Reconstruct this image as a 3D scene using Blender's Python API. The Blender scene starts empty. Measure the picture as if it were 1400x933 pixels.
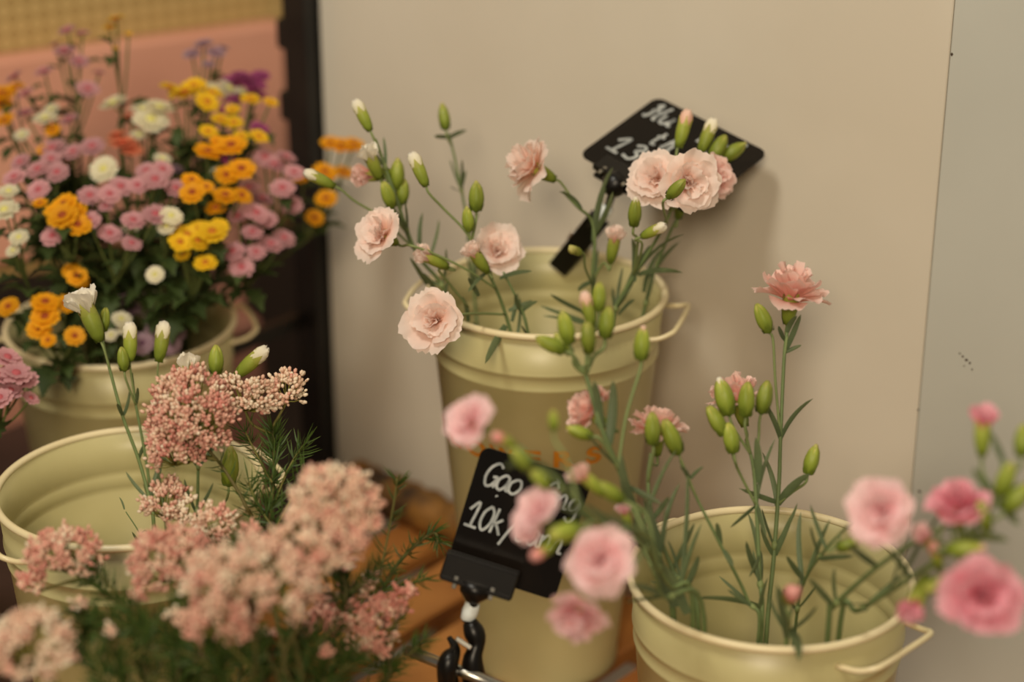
import bpy, math, random
from mathutils import Vector, Matrix, Quaternion

random.seed(7)
scene = bpy.context.scene
COL = scene.collection

# ------------------------------------------------------------------ camera
FPX = 70.0 / 36.0 * 1400.0
PITCH = math.radians(23.0)
TABLE = 0.75
CAM = Vector((0.0, 0.0, TABLE + 0.977))
RIGHT = Vector((1, 0, 0))
FWD = Vector((0, math.cos(PITCH), -math.sin(PITCH)))
UPV = Vector((0, math.sin(PITCH), math.cos(PITCH)))
cam_data = bpy.data.cameras.new('camera')
cam_data.lens = 70.0
cam_data.sensor_width = 36.0
cam_data.clip_start = 0.02
cam_data.dof.use_dof = True
cam_data.dof.focus_distance = 1.505
cam_data.dof.aperture_fstop = 2.3
cam = bpy.data.objects.new('camera', cam_data)
cam.location = CAM
cam.rotation_euler = (math.pi / 2 - PITCH, 0, 0)
COL.objects.link(cam)
scene.camera = cam

# ------------------------------------------------------------------ light
scene.view_settings.view_transform = 'Standard'
scene.view_settings.look = 'None'
scene.view_settings.gamma = 1.0
scene.view_settings.use_curve_mapping = False
scene.view_settings.exposure = 0.0

world = bpy.data.worlds.new('world')
scene.world = world
world.use_nodes = True
world.node_tree.nodes['Background'].inputs[0].default_value = (1.0, 0.88, 0.72, 1)
world.node_tree.nodes['Background'].inputs[1].default_value = 0.15

def area_light(name, loc, target, size, power, color):
    d = bpy.data.lights.new(name, 'AREA')
    d.shape = 'DISK'
    d.size = size
    d.energy = power
    d.color = color
    o = bpy.data.objects.new(name, d)
    o.location = loc
    o.rotation_euler = (Vector(target) - Vector(loc)).to_track_quat('-Z', 'Y').to_euler()
    COL.objects.link(o)
    return o

# two ceiling lamps of the shop: a cool one over the aisle, a warm one behind the camera for frontal light
area_light('ceiling_lamp_cool', (-0.55, 0.70, 2.75), (0.1, 1.6, 1.1), 0.40, 16.0, (1.0, 0.93, 0.78))
area_light('ceiling_lamp_warm', (-0.25, -1.15, 2.45), (0.1, 1.6, 1.0), 0.60, 40.0, (1.0, 0.83, 0.60))

# ------------------------------------------------------------------ helpers
def px(u, v, z):
    """world point seen at photo pixel (u, v) at depth z metres"""
    return CAM + RIGHT * ((u - 700) / FPX * z) + FWD * z - UPV * ((v - 466.5) / FPX * z)

def zc(z, k):
    """depth noted relative to a bucket -> metres from the camera"""
    a, b, g = ZREF[k]
    return b + (z - a) * g
ZREF = {'B': (1.207, 1.690, 1.0), 'C': (1.02, 1.428, 1.0), 'A': (1.095, 1.533, 1.0), 'D': (1.43, 1.85, 1.0), 'E': (0.767, 1.225, 0.95), 'F': (1.16, 1.60, 1.0)}

def camdir(a):
    v = RIGHT * a[0] + UPV * a[1] - FWD * a[2]
    return v.normalized()

def ray_plane(u, v, p0, n):
    d = px(u, v, 1.0) - CAM
    t = (p0 - CAM).dot(n) / d.dot(n)
    return CAM + d * t

def catmull(pts, sub=6):
    pts = [Vector(p) for p in pts]
    if len(pts) < 3:
        return [pts[0].lerp(pts[-1], i / sub) for i in range(sub + 1)]
    out = []
    P = [pts[0] * 2 - pts[1]] + pts + [pts[-1] * 2 - pts[-2]]
    for i in range(1, len(P) - 2):
        p0, p1, p2, p3 = P[i - 1], P[i], P[i + 1], P[i + 2]
        for k in range(sub):
            t = k / sub
            out.append(0.5 * ((2 * p1) + (p2 - p0) * t + (2 * p0 - 5 * p1 + 4 * p2 - p3) * t * t
                              + (3 * p1 - p0 - 3 * p2 + p3) * t ** 3))
    out.append(pts[-1].copy())
    return out

def frame_from(axis, roll=0.0):
    """rotation matrix whose Z is axis"""
    z = Vector(axis).normalized()
    q = z.to_track_quat('Z', 'Y')
    return (q.to_matrix() @ Matrix.Rotation(roll, 3, 'Z')).to_4x4()

class MB:
    def __init__(self):
        self.v = []; self.f = []; self.a = []; self.smooth = True
    def add(self, vs, fs, attr=0.0):
        o = len(self.v)
        self.v += [Vector(p) for p in vs]
        self.f += [tuple(i + o for i in q) for q in fs]
        if isinstance(attr, (int, float)):
            self.a += [float(attr)] * len(vs)
        else:
            self.a += list(attr)
    def tube(self, pts, radii, n=6, attr=0.0, cap=True):
        if isinstance(radii, (int, float)):
            radii = [radii] * len(pts)
        pts = [Vector(p) for p in pts]
        vs = []; fs = []
        t0 = (pts[1] - pts[0]).normalized()
        ref = Vector((0, 0, 1)) if abs(t0.z) < 0.9 else Vector((1, 0, 0))
        nrm = t0.cross(ref).normalized()
        for i, p in enumerate(pts):
            t = (pts[min(i + 1, len(pts) - 1)] - pts[max(i - 1, 0)])
            if t.length < 1e-9: t = t0
            t = t.normalized()
            nrm = (nrm - t * nrm.dot(t))
            nrm = nrm.normalized() if nrm.length > 1e-6 else t.orthogonal().normalized()
            b = t.cross(nrm)
            for k in range(n):
                a = 2 * math.pi * k / n
                vs.append(p + (nrm * math.cos(a) + b * math.sin(a)) * radii[i])
        for i in range(len(pts) - 1):
            for k in range(n):
                k2 = (k + 1) % n
                fs.append((i * n + k, i * n + k2, (i + 1) * n + k2, (i + 1) * n + k))
        if cap:
            fs.append(tuple(range(n - 1, -1, -1)))
            fs.append(tuple((len(pts) - 1) * n + k for k in range(n)))
        self.add(vs, fs, attr)
    def lathe(self, prof, n, M=None, closed=False, attrs=None):
        """prof: list of (r, z)"""
        vs = []; fs = []; at = []
        for i, (r, z) in enumerate(prof):
            for k in range(n):
                a = 2 * math.pi * k / n
                vs.append(Vector((r * math.cos(a), r * math.sin(a), z)))
                at.append(attrs[i] if attrs else 0.0)
        m = len(prof)
        for i in range(m if closed else m - 1):
            j = (i + 1) % m
            for k in range(n):
                k2 = (k + 1) % n
                fs.append((i * n + k, i * n + k2, j * n + k2, j * n + k))
        if M is not None:
            vs = [M @ p for p in vs]
        self.add(vs, fs, at)
    def box(self, c, ax, ay, az, hx, hy, hz, bev=0.0):
        c = Vector(c)
        if bev <= 0:
            vs = [c + ax * (sx * hx) + ay * (sy * hy) + az * (sz * hz)
                  for sz in (-1, 1) for sx, sy in ((-1, -1), (1, -1), (1, 1), (-1, 1))]
            fs = [(3, 2, 1, 0), (4, 5, 6, 7), (0, 1, 5, 4), (1, 2, 6, 5), (2, 3, 7, 6), (3, 0, 4, 7)]
            self.add(vs, fs)
        else:
            prof = []
            for (ix, iy, z) in ((bev, bev, -hz), (0, 0, -hz + bev), (0, 0, hz - bev), (bev, bev, hz)):
                for sx, sy in ((-1, -1), (1, -1), (1, 1), (-1, 1)):
                    x = hx - ix; y = hy - iy
                    cut = bev * 0.8
                    a = (sx * x, sy * (y - cut)); b = (sx * (x - cut), sy * y)
                    if sx * sy > 0: prof += [(a[0], a[1], z), (b[0], b[1], z)]
                    else: prof += [(b[0], b[1], z), (a[0], a[1], z)]
            vs = [c + ax * p[0] + ay * p[1] + az * p[2] for p in prof]
            fs = []
            for r in range(3):
                for k in range(8):
                    k2 = (k + 1) % 8
                    fs.append((r * 8 + k, r * 8 + k2, (r + 1) * 8 + k2, (r + 1) * 8 + k))
            fs.append(tuple(range(7, -1, -1))); fs.append(tuple(24 + k for k in range(8)))
            self.add(vs, fs)
    def ribbon(self, pts, widths, side, normal=None, fold=0.0, attr=None):
        """flat blade through pts"""
        vs = []; fs = []; at = []
        n = len(pts)
        for i, p in enumerate(pts):
            t = (pts[min(i + 1, n - 1)] - pts[max(i - 1, 0)]).normalized()
            s = (side - t * side.dot(t))
            s = s.normalized() if s.length > 1e-5 else t.orthogonal().normalized()
            nn = s.cross(t)
            w = widths[i]
            vs += [p - s * w + nn * (fold * w), p, p + s * w + nn * (fold * w)]
            a = i / (n - 1)
            at += [a, a, a]
        for i in range(n - 1):
            o = i * 3
            fs += [(o, o + 1, o + 4, o + 3), (o + 1, o + 2, o + 5, o + 4)]
        self.add(vs, fs, at)
    def mesh(self, name, origin=Vector((0, 0, 0)), smooth=True):
        me = bpy.data.meshes.new(name)
        me.from_pydata([tuple(p - origin) for p in self.v], [], self.f)
        at = me.attributes.new('along', 'FLOAT', 'POINT')
        at.data.foreach_set('value', self.a)
        if smooth:
            me.polygons.foreach_set('use_smooth', [True] * len(me.polygons))
        me.update()
        return me

ORIGIN = {}
def thing(name, label, cat, loc, group=None):
    o = bpy.data.objects.new(name, None)
    o.empty_display_size = 0.02
    o.location = loc
    o['label'] = label; o['category'] = cat
    if group: o['group'] = group
    COL.objects.link(o)
    ORIGIN[o.name] = Vector(loc)
    return o

def part(name, mb, mat, parent, smooth=True, label=None, kind=None):
    """world-space mesh builder -> child mesh"""
    org = ORIGIN.get(parent.name, Vector((0, 0, 0))) if parent else Vector((0, 0, 0))
    me = mb.mesh(name, org, smooth)
    me.materials.append(mat)
    o = bpy.data.objects.new(name, me)
    o.parent = parent
    COL.objects.link(o)
    ORIGIN[o.name] = org
    if label: o['label'] = label
    if kind: o['kind'] = kind
    return o

def inst(name, me, M, parent, local=False):
    """shared mesh data, M in world unless local"""
    o = bpy.data.objects.new(name, me)
    o.parent = parent
    if not local and parent is not None:
        M = Matrix.Translation(-ORIGIN[parent.name]) @ M
    o.matrix_basis = M
    COL.objects.link(o)
    return o

def solo(name, mb, mat, label=None, cat=None, group=None, kind=None, smooth=True, origin=None):
    org = Vector(origin) if origin is not None else Vector((0, 0, 0))
    me = mb.mesh(name, org, smooth)
    me.materials.append(mat)
    o = bpy.data.objects.new(name, me)
    o.location = org
    COL.objects.link(o)
    ORIGIN[o.name] = org
    if label: o['label'] = label
    if cat: o['category'] = cat
    if group: o['group'] = group
    if kind: o['kind'] = kind
    return o

# ------------------------------------------------------------------ materials
def S(r, g, b):
    f = lambda c: (c / 255.0 / 12.92) if c / 255.0 <= 0.04045 else ((c / 255.0 + 0.055) / 1.055) ** 2.4
    return (f(r), f(g), f(b), 1.0)

def base_mat(name):
    m = bpy.data.materials.new(name)
    m.use_nodes = True
    nt = m.node_tree
    return m, nt, nt.nodes['Principled BSDF'], nt.nodes['Material Output']

def noise_mat(name, c1, c2, scale=8.0, rough=0.5, detail=4.0, stretch=None, bump=0.0, bscale=None,
              metallic=0.0, lo=0.35, hi=0.65, spec=0.5, coord='Object'):
    m, nt, bs, out = base_mat(name)
    tc = nt.nodes.new('ShaderNodeTexCoord')
    mp = nt.nodes.new('ShaderNodeMapping')
    if stretch: mp.inputs['Scale'].default_value = stretch
    nz = nt.nodes.new('ShaderNodeTexNoise')
    nz.inputs['Scale'].default_value = scale
    nz.inputs['Detail'].default_value = detail
    rp = nt.nodes.new('ShaderNodeValToRGB')
    rp.color_ramp.elements[0].position = lo; rp.color_ramp.elements[0].color = c1
    rp.color_ramp.elements[1].position = hi; rp.color_ramp.elements[1].color = c2
    L = nt.links.new
    L(tc.outputs[coord], mp.inputs[0]); L(mp.outputs[0], nz.inputs['Vector'])
    L(nz.outputs['Fac'], rp.inputs[0]); L(rp.outputs[0], bs.inputs['Base Color'])
    bs.inputs['Roughness'].default_value = rough
    bs.inputs['Metallic'].default_value = metallic
    bs.inputs['Specular IOR Level'].default_value = spec
    if bump > 0:
        bp = nt.nodes.new('ShaderNodeBump')
        bp.inputs['Strength'].default_value = bump
        bp.inputs['Distance'].default_value = 0.002
        n2 = nz
        if bscale:
            n2 = nt.nodes.new('ShaderNodeTexNoise'); n2.inputs['Scale'].default_value = bscale
            L(mp.outputs[0], n2.inputs['Vector'])
        L(n2.outputs['Fac'], bp.inputs['Height']); L(bp.outputs[0], bs.inputs['Normal'])
    return m

def grad_mat(name, stops, rough=0.6, transl=0.25, var=0.12, noise=0.0, spec=0.3):
    """colour along the 'along' attribute; slight variation per object; thin translucent"""
    m, nt, bs, out = base_mat(name)
    L = nt.links.new
    at = nt.nodes.new('ShaderNodeAttribute'); at.attribute_name = 'along'
    rp = nt.nodes.new('ShaderNodeValToRGB')
    el = rp.color_ramp.elements
    while len(el) < len(stops): el.new(0.5)
    for e, (p, c) in zip(el, stops):
        e.position = p; e.color = c
    L(at.outputs['Fac'], rp.inputs[0])
    oi = nt.nodes.new('ShaderNodeObjectInfo')
    hsv = nt.nodes.new('ShaderNodeHueSaturation')
    mr = nt.nodes.new('ShaderNodeMapRange')
    mr.inputs['To Min'].default_value = 1 - var; mr.inputs['To Max'].default_value = 1 + var * 0.6
    L(oi.outputs['Random'], mr.inputs['Value'])
    L(mr.outputs[0], hsv.inputs['Value'])
    src = rp.outputs[0]
    if noise > 0:
        tc = nt.nodes.new('ShaderNodeTexCoord')
        nz = nt.nodes.new('ShaderNodeTexNoise'); nz.inputs['Scale'].default_value = 160
        L(tc.outputs['Object'], nz.inputs['Vector'])
        mr2 = nt.nodes.new('ShaderNodeMapRange')
        mr2.inputs['To Min'].default_value = 1 - noise; mr2.inputs['To Max'].default_value = 1 + noise
        L(nz.outputs['Fac'], mr2.inputs['Value'])
        mul = nt.nodes.new('ShaderNodeMix'); mul.data_type = 'RGBA'; mul.blend_type = 'MULTIPLY'
        mul.inputs[0].default_value = 1.0
        L(src, mul.inputs[6]); L(mr2.outputs[0], mul.inputs[7])
        src = mul.outputs[2]
    L(src, hsv.inputs['Color'])
    L(hsv.outputs[0], bs.inputs['Base Color'])
    bs.inputs['Roughness'].default_value = rough
    bs.inputs['Specular IOR Level'].default_value = spec
    if transl > 0:
        tr = nt.nodes.new('ShaderNodeBsdfTranslucent')
        mx = nt.nodes.new('ShaderNodeMixShader'); mx.inputs[0].default_value = transl
        L(hsv.outputs[0], tr.inputs[0]); L(bs.outputs[0], mx.inputs[1]); L(tr.outputs[0], mx.inputs[2])
        L(mx.outputs[0], out.inputs[0])
    return m

def solid(name, c, rough=0.5, metallic=0.0, spec=0.5):
    m, nt, bs, out = base_mat(name)
    bs.inputs['Base Color'].default_value = c
    bs.inputs['Roughness'].default_value = rough
    bs.inputs['Metallic'].default_value = metallic
    bs.inputs['Specular IOR Level'].default_value = spec
    return m

M_cream = noise_mat('cream_enamel', S(187, 178, 126), S(199, 190, 140), 9, 0.36, 5, bump=0.03, bscale=30)
M_rim = noise_mat('cream_enamel_rim', S(226, 210, 166), S(234, 220, 180), 12, 0.34)
M_wall = noise_mat('white_panel', S(210, 201, 184), S(222, 214, 199), 2.2, 0.6, 5, bump=0.02, bscale=60)
M_wall2 = noise_mat('white_panel_cool', S(188, 188, 179), S(202, 202, 193), 2.0, 0.5, 5, bump=0.02, bscale=60)
M_wood = noise_mat('orange_pine', S(150, 92, 42), S(205, 140, 72), 14, 0.5, 6, stretch=(0.5, 0.5, 3), bump=0.15)
M_wood_dark = noise_mat('dark_wood', S(56, 38, 20), S(150, 104, 40), 26, 0.7, 7, bump=0.5, lo=0.38, hi=0.62)
M_black = noise_mat('black_plastic', S(12, 10, 9), S(18, 15, 13), 40, 0.35, spec=0.35)
M_card = noise_mat('black_card', S(14, 11, 9), S(24, 18, 13), 12, 0.22, 3, spec=0.18)
M_ink = noise_mat('chalk_ink', S(150, 155, 155), S(190, 194, 192), 120, 0.8)
M_pole = noise_mat('black_iron', S(14, 13, 12), S(26, 23, 20), 25, 0.45)
M_pink = noise_mat('pink_paint', S(234, 166, 140), S(240, 176, 150), 6, 0.55, 3)
M_pink2 = noise_mat('pink_paint_dusty', S(196, 134, 112), S(208, 146, 122), 7, 0.6, 3)
M_shade_brown = noise_mat('shade_brown_backing', S(92, 76, 64), S(106, 88, 74), 4, 0.7, 4)  # brown painted in for the shade behind the pink stand
M_shade_board = noise_mat('shade_dark_board', S(58, 42, 36), S(76, 56, 48), 9, 0.6, 5)  # dark tone painted in for the shade at the bucket foot
M_floor = noise_mat('floor_tile', S(120, 104, 90), S(140, 122, 104), 3, 0.5, 4)
M_whiteplast = solid('white_plastic', S(236, 244, 244), 0.35)
M_steel = noise_mat('steel', S(170, 168, 160), S(200, 198, 190), 30, 0.28, metallic=1.0)
M_letter = noise_mat('ochre_paint', S(186, 112, 14), S(204, 130, 26), 60, 0.5)
M_dirt = noise_mat('dark_speck', S(60, 48, 36), S(88, 74, 58), 60, 0.9)

# cane webbing: woven weave from crossed waves
def cane_mat():
    m, nt, bs, out = base_mat('woven_cane')
    L = nt.links.new
    tc = nt.nodes.new('ShaderNodeTexCoord')
    mp = nt.nodes.new('ShaderNodeMapping')
    mp.inputs['Rotation'].default_value = (0, 0, math.radians(-30))     # x along the panel
    m2 = nt.nodes.new('ShaderNodeMapping')
    m2.inputs['Rotation'].default_value = (0, math.radians(45), 0)
    m2.inputs['Scale'].default_value = (1, 0.0, 1)
    m2.inputs['Location'].default_value = (0, 0.003, 0)
    ck = nt.nodes.new('ShaderNodeTexChecker'); ck.inputs['Scale'].default_value = 78
    ck.inputs['Color1'].default_value = S(214, 184, 122); ck.inputs['Color2'].default_value = S(184, 152, 94)
    L(tc.outputs['Object'], mp.inputs[0]); L(mp.outputs[0], m2.inputs[0]); L(m2.outputs[0], ck.inputs['Vector'])
    L(ck.outputs['Color'], bs.inputs['Base Color'])
    bp = nt.nodes.new('ShaderNodeBump'); bp.inputs['Strength'].default_value = 0.4; bp.inputs['Distance'].default_value = 0.002
    L(ck.outputs['Fac'], bp.inputs['Height']); L(bp.outputs[0], bs.inputs['Normal'])
    bs.inputs['Roughness'].default_value = 0.55
    return m
M_cane = cane_mat()

# plants
M_stem = grad_mat('carnation_stem', [(0, S(98, 118, 74)), (1, S(134, 146, 92))], 0.5, 0.0, 0.15, 0.15)
M_leaf = grad_mat('carnation_leaf', [(0, S(92, 108, 74)), (1, S(104, 114, 78))], 0.5, 0.15, 0.2, 0.15)
M_calyx = grad_mat('carnation_calyx', [(0, S(92, 108, 36)), (0.3, S(132, 148, 52)), (0.8, S(156, 166, 66)), (1, S(190, 184, 96))], 0.42, 0.12, 0.2, 0.2)
M_petal_pale = grad_mat('petal_pale_pink', [(0, S(248, 186, 146)), (0.35, S(250, 212, 192)), (0.75, S(253, 232, 222)), (1, S(254, 238, 230))], 0.6, 0.4, 0.06)
M_petal_pink = grad_mat('petal_pink', [(0, S(240, 160, 140)), (0.45, S(248, 196, 184)), (0.85, S(250, 216, 206)), (1, S(252, 224, 216))], 0.6, 0.4, 0.07)
M_petal_rose = grad_mat('petal_rose', [(0, S(226, 108, 120)), (0.40, S(246, 186, 192)), (0.8, S(251, 216, 219)), (1, S(251, 218, 220))], 0.6, 0.38, 0.07)
M_petal_deep = grad_mat('petal_deep_rose', [(0, S(220, 92, 118)), (0.5, S(238, 144, 166)), (0.85, S(243, 174, 190)), (1, S(247, 192, 204))], 0.6, 0.38, 0.07)
M_petal_white = grad_mat('petal_white', [(0, S(236, 226, 170)), (0.4, S(248, 242, 224)), (1, S(252, 248, 238))], 0.6, 0.35, 0.06)
M_tip_pink = grad_mat('bud_tip_pink', [(0, S(244, 190, 160)), (1, S(250, 216, 200))], 0.6, 0.2, 0.08)
M_tip_white = grad_mat('bud_tip_white', [(0, S(240, 232, 190)), (1, S(250, 242, 226))], 0.6, 0.2, 0.06)
M_tip_green = grad_mat('bud_tip_green', [(0, S(168, 180, 80)), (1, S(206, 196, 120))], 0.6, 0.2, 0.06)
M_tip_rose = grad_mat('bud_tip_rose', [(0, S(228, 128, 124)), (1, S(244, 180, 172))], 0.6, 0.2, 0.06)
TIPS = {'pink': M_tip_pink, 'white': M_tip_white, 'green': M_tip_green, 'rose': M_tip_rose}
PETALS = {'pale': M_petal_pale, 'pink': M_petal_pink, 'rose': M_petal_rose, 'deep': M_petal_deep, 'white': M_petal_white}

M_mumleaf = grad_mat('chrysanthemum_leaf', [(0, S(50, 64, 30)), (1, S(62, 78, 36))], 0.6, 0.12, 0.3, 0.2)
M_mumstem = grad_mat('chrysanthemum_stem', [(0, S(70, 82, 40)), (1, S(100, 110, 58))], 0.6, 0.0, 0.2)
MUM = {
 'pink':   grad_mat('mum_pink', [(0, S(206, 96, 112)), (0.35, S(200, 140, 148)), (1, S(212, 162, 166))], 0.6, 0.25, 0.15),
 'orange': grad_mat('mum_orange', [(0, S(196, 96, 10)), (0.35, S(232, 154, 16)), (1, S(244, 178, 26))], 0.6, 0.25, 0.12),
 'yellow': grad_mat('mum_yellow', [(0, S(214, 150, 16)), (0.35, S(238, 190, 30)), (1, S(246, 206, 44))], 0.6, 0.25, 0.12),
 'white':  grad_mat('mum_white', [(0, S(226, 214, 140)), (0.35, S(228, 220, 186)), (1, S(236, 229, 202))], 0.6, 0.25, 0.1),
 'purple': grad_mat('mum_purple', [(0, S(130, 44, 96)), (0.35, S(160, 66, 120)), (1, S(176, 86, 136))], 0.6, 0.25, 0.15),
 'salmon': grad_mat('mum_salmon', [(0, S(214, 96, 66)), (0.35, S(232, 134, 98)), (1, S(236, 150, 116))], 0.6, 0.25, 0.15),
 'lilac':  grad_mat('mum_lilac', [(0, S(120, 80, 100)), (0.35, S(170, 136, 150)), (1, S(186, 154, 164))], 0.6, 0.25, 0.15),
}
MUMC = {
 'pink': solid('mum_centre_rose', S(176, 84, 92), 0.8), 'orange': solid('mum_centre_brown', S(150, 66, 14), 0.8),
 'yellow': solid('mum_centre_amber', S(190, 110, 20), 0.8), 'white': solid('mum_centre_lime', S(214, 206, 120), 0.8),
 'purple': solid('mum_centre_purple', S(110, 40, 80), 0.8), 'salmon': solid('mum_centre_red', S(190, 80, 50), 0.8),
 'lilac': solid('mum_centre_mauve', S(110, 70, 90), 0.8),
}
M_ricebud = grad_mat('rice_flower_bud', [(0, S(220, 146, 132)), (0.4, S(236, 184, 164)), (0.7, S(244, 210, 184)), (1, S(251, 236, 212))], 0.6, 0.2, 0.05)
M_ricestalk = grad_mat('rice_flower_stalk', [(0, S(90, 80, 44)), (1, S(140, 138, 66))], 0.6, 0.1, 0.15)
M_needle = grad_mat('rice_flower_needle', [(0, S(52, 72, 30)), (0.7, S(72, 94, 40)), (1, S(104, 126, 54))], 0.5, 0.2, 0.25)

# ------------------------------------------------------------------ frame of the shop
ANG = math.radians(40)
WDIR = Vector((math.cos(ANG), -math.sin(ANG), 0))       # along the white wall, to the right
DDIR = Vector((math.sin(ANG), math.cos(ANG), 0))        # into the wall; planks and rack run this way
Z3 = Vector((0, 0, 1))
P0 = Vector((-0.142, 1.918, 0))

def wall_pt(s, h): return P0 + WDIR * s + Z3 * h

# floor
mb = MB(); mb.box((0.0, 1.0, -0.02), RIGHT, Vector((0, 1, 0)), Z3, 3.0, 3.0, 0.02)
solo('floor', mb, M_floor, kind='structure', smooth=False)

# white wall sheets: seam where the photo shows it
seam_pt = ray_plane(1268, 420, P0, DDIR)
s_seam = (seam_pt - P0).dot(WDIR)
def slab(s0, s1, h0, h1, th, off=0.0):
    m = MB()
    c = wall_pt((s0 + s1) / 2, (h0 + h1) / 2) + DDIR * (th / 2 + off)
    m.box(c, WDIR, DDIR, Z3, (s1 - s0) / 2, th / 2, (h1 - h0) / 2, 0.0012)
    return m
wb = solo('wall_back', slab(-0.066, s_seam - 0.0006, 0.0, 2.7, 0.018), M_wall, kind='structure', smooth=False)
wr = solo('wall_right', slab(s_seam + 0.0006, s_seam + 1.6, 0.0, 2.7, 0.018, -0.001), M_wall2, kind='structure', smooth=False)
# dirt specks on the right sheet
for (u, v, r) in ((1317, 487, .0012), (1322, 492, .0016), (1313, 483, .0009), (1327, 496, .0011), (1302, 74, .0014), (1258, 672, .0014), (1330, 505, .0008), (1319, 500, .0008), (1256, 560, .0008)):
    q = ray_plane(u, v, P0, DDIR) - DDIR * 0.0012
    m = MB(); n = 9
    ring = [q + (WDIR * math.cos(2 * math.pi * k / n) * random.uniform(.6, 1.2) + Z3 * math.sin(2 * math.pi * k / n) * random.uniform(.6, 1.3)) * r for k in range(n)]
    m.add(ring + [p + DDIR * 0.0008 for p in ring], [tuple(range(n))] + [(k, (k + 1) % n, n + (k + 1) % n, n + k) for k in range(n)])
    part('paint_chip', m, M_dirt, wr, smooth=False)

# added backing behind the pink stand; its brown stands in for shade
mb = MB(); mb.box(P0 - WDIR * 1.1 + DDIR * .42 + Z3 * 1.35, WDIR, DDIR, Z3, 1.1, 0.012, 1.35)
solo('wall_left', mb, M_shade_brown, kind='structure', smooth=False)

# ------------------------------------------------------------------ display table (slatted planks)
tb = thing('display_table', 'slatted orange pine display table carrying all the flower buckets', 'table', (0, 1.4, 0))
def dw(a, b, h): return Vector((0.0, 1.4, 0)) + DDIR * a + WDIR * b + Z3 * h
PW, GAP = 0.062, 0.026
b0 = -0.36
i = 0
b = b0
while b < 0.62:
    # back end stops short of the white wall, or of the bay behind the pole
    back = (P0 - Vector((0, 1.4, 0))).dot(DDIR) - 0.022
    m = MB()
    L = back + 0.60
    jit = random.uniform(-.002, .002)
    m.box(dw(back - L / 2, b + PW / 2 + jit, TABLE - 0.009), DDIR, WDIR, Z3, L / 2, PW / 2, 0.009, 0.0025)
    part('plank', m, M_wood, tb, smooth=False)
    b += PW + GAP
for a in (-0.50, -0.05, 0.30):
    m = MB(); m.box(dw(a, 0.13, TABLE - 0.044), DDIR, WDIR, Z3, 0.03, 0.48, 0.025, 0.003)
    part('crossbeam', m, M_wood, tb, smooth=False)
for a in (-0.50, 0.30):
    for bb in (-0.31, 0.56):
        m = MB(); m.box(dw(a, bb, (TABLE - 0.07) / 2), DDIR, WDIR, Z3, 0.028, 0.028, (TABLE - 0.07) / 2, 0.003)
        part('leg', m, M_wood, tb, smooth=False)

# added table under the chrysanthemum buckets; its dark brown stands in for shade
st_ = thing('added_side_table', 'added side table under the chrysanthemum buckets, dark brown in place of shade', 'table', dw(0, -0.6, 0))
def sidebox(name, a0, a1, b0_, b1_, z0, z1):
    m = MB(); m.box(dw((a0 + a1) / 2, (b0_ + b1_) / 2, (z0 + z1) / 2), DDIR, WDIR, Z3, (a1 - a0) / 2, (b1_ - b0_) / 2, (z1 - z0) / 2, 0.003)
    part(name, m, M_shade_board, st_, smooth=False)
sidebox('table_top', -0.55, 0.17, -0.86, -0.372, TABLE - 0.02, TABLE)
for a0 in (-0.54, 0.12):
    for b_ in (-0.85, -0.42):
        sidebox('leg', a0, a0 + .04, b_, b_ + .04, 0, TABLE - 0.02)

# ------------------------------------------------------------------ buckets
def make_bucket(name, label, c, z0, H, rt, rb, haz, group='cream enamel flower buckets'):
    """c: (x,y) axis; haz: azimuth of the ear handles"""
    t = thing(name, label, 'bucket', (c[0], c[1], z0), group)
    T = Matrix.Translation((c[0], c[1], z0))
    def R(h): return rb + (rt - rb) * h / H
    ring = lambda h: [(R(h - .0026), h - .0026), (R(h) + .0013, h - .0008), (R(h) + .0013, h + .0008), (R(h + .0026), h + .0026)]
    outp = [(0.0005, 0.004), (rb - .006, 0.004), (rb - .004, 0.0), (rb, 0.0), (rb + .0015, .002), (R(.008), .008)]
    outp += ring(H - .050) + ring(H - .036)
    outp += [(R(H), H)]
    th = .0016
    inn = [(R(H) - th, H)]
    for h in (H - .036, H - .050):
        inn += [(R(h + .0026) - th, h + .0026), (R(h) + .0013 - th, h), (R(h - .0026) - th, h - .0026)]
    inn += [(R(.009) - th, .009), (0.0005, .009)]
    m = MB(); m.lathe(outp + inn, 96, T)
    part('body', m, M_cream, t)
    m = MB()
    prof = [(rt + .0006 + .0030 * math.cos(a), H + .0030 * math.sin(a)) for a in [2 * math.pi * k / 10 for k in range(10)]]
    m.lathe(prof, 96, T, closed=True)
    part('rim', m, M_rim, t)
    for az in (haz, haz + math.pi):
        er = Vector((math.cos(az), math.sin(az), 0)); et = Vector((-math.sin(az), math.cos(az), 0))
        cc = Vector((c[0], c[1], z0))
        hh = H - .014
        pts = []
        for (o, s, dz) in ((-.001, -.040, -.004), (.014, -.038, -.002), (.024, -.033, .002), (.0265, -.024, .003), (.0275, 0, .004),
                           (.0265, .024, .003), (.024, .033, .002), (.014, .038, -.002), (-.001, .040, -.004)):
            rr = math.sqrt(max(R(hh) ** 2 - s * s, 0))
            pts.append(cc + er * ((rr if abs(s) > .034 else math.sqrt(R(hh) ** 2 - .038 ** 2)) + o) + et * s + Z3 * (hh + dz))
        m = MB(); m.tube(catmull(pts, 4), .0022, 8)
        part('handle', m, M_rim, t)
    return t, R

BK = {}
def bucket_from_px(u, v, z):
    p = px(u, v, z); return p
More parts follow.
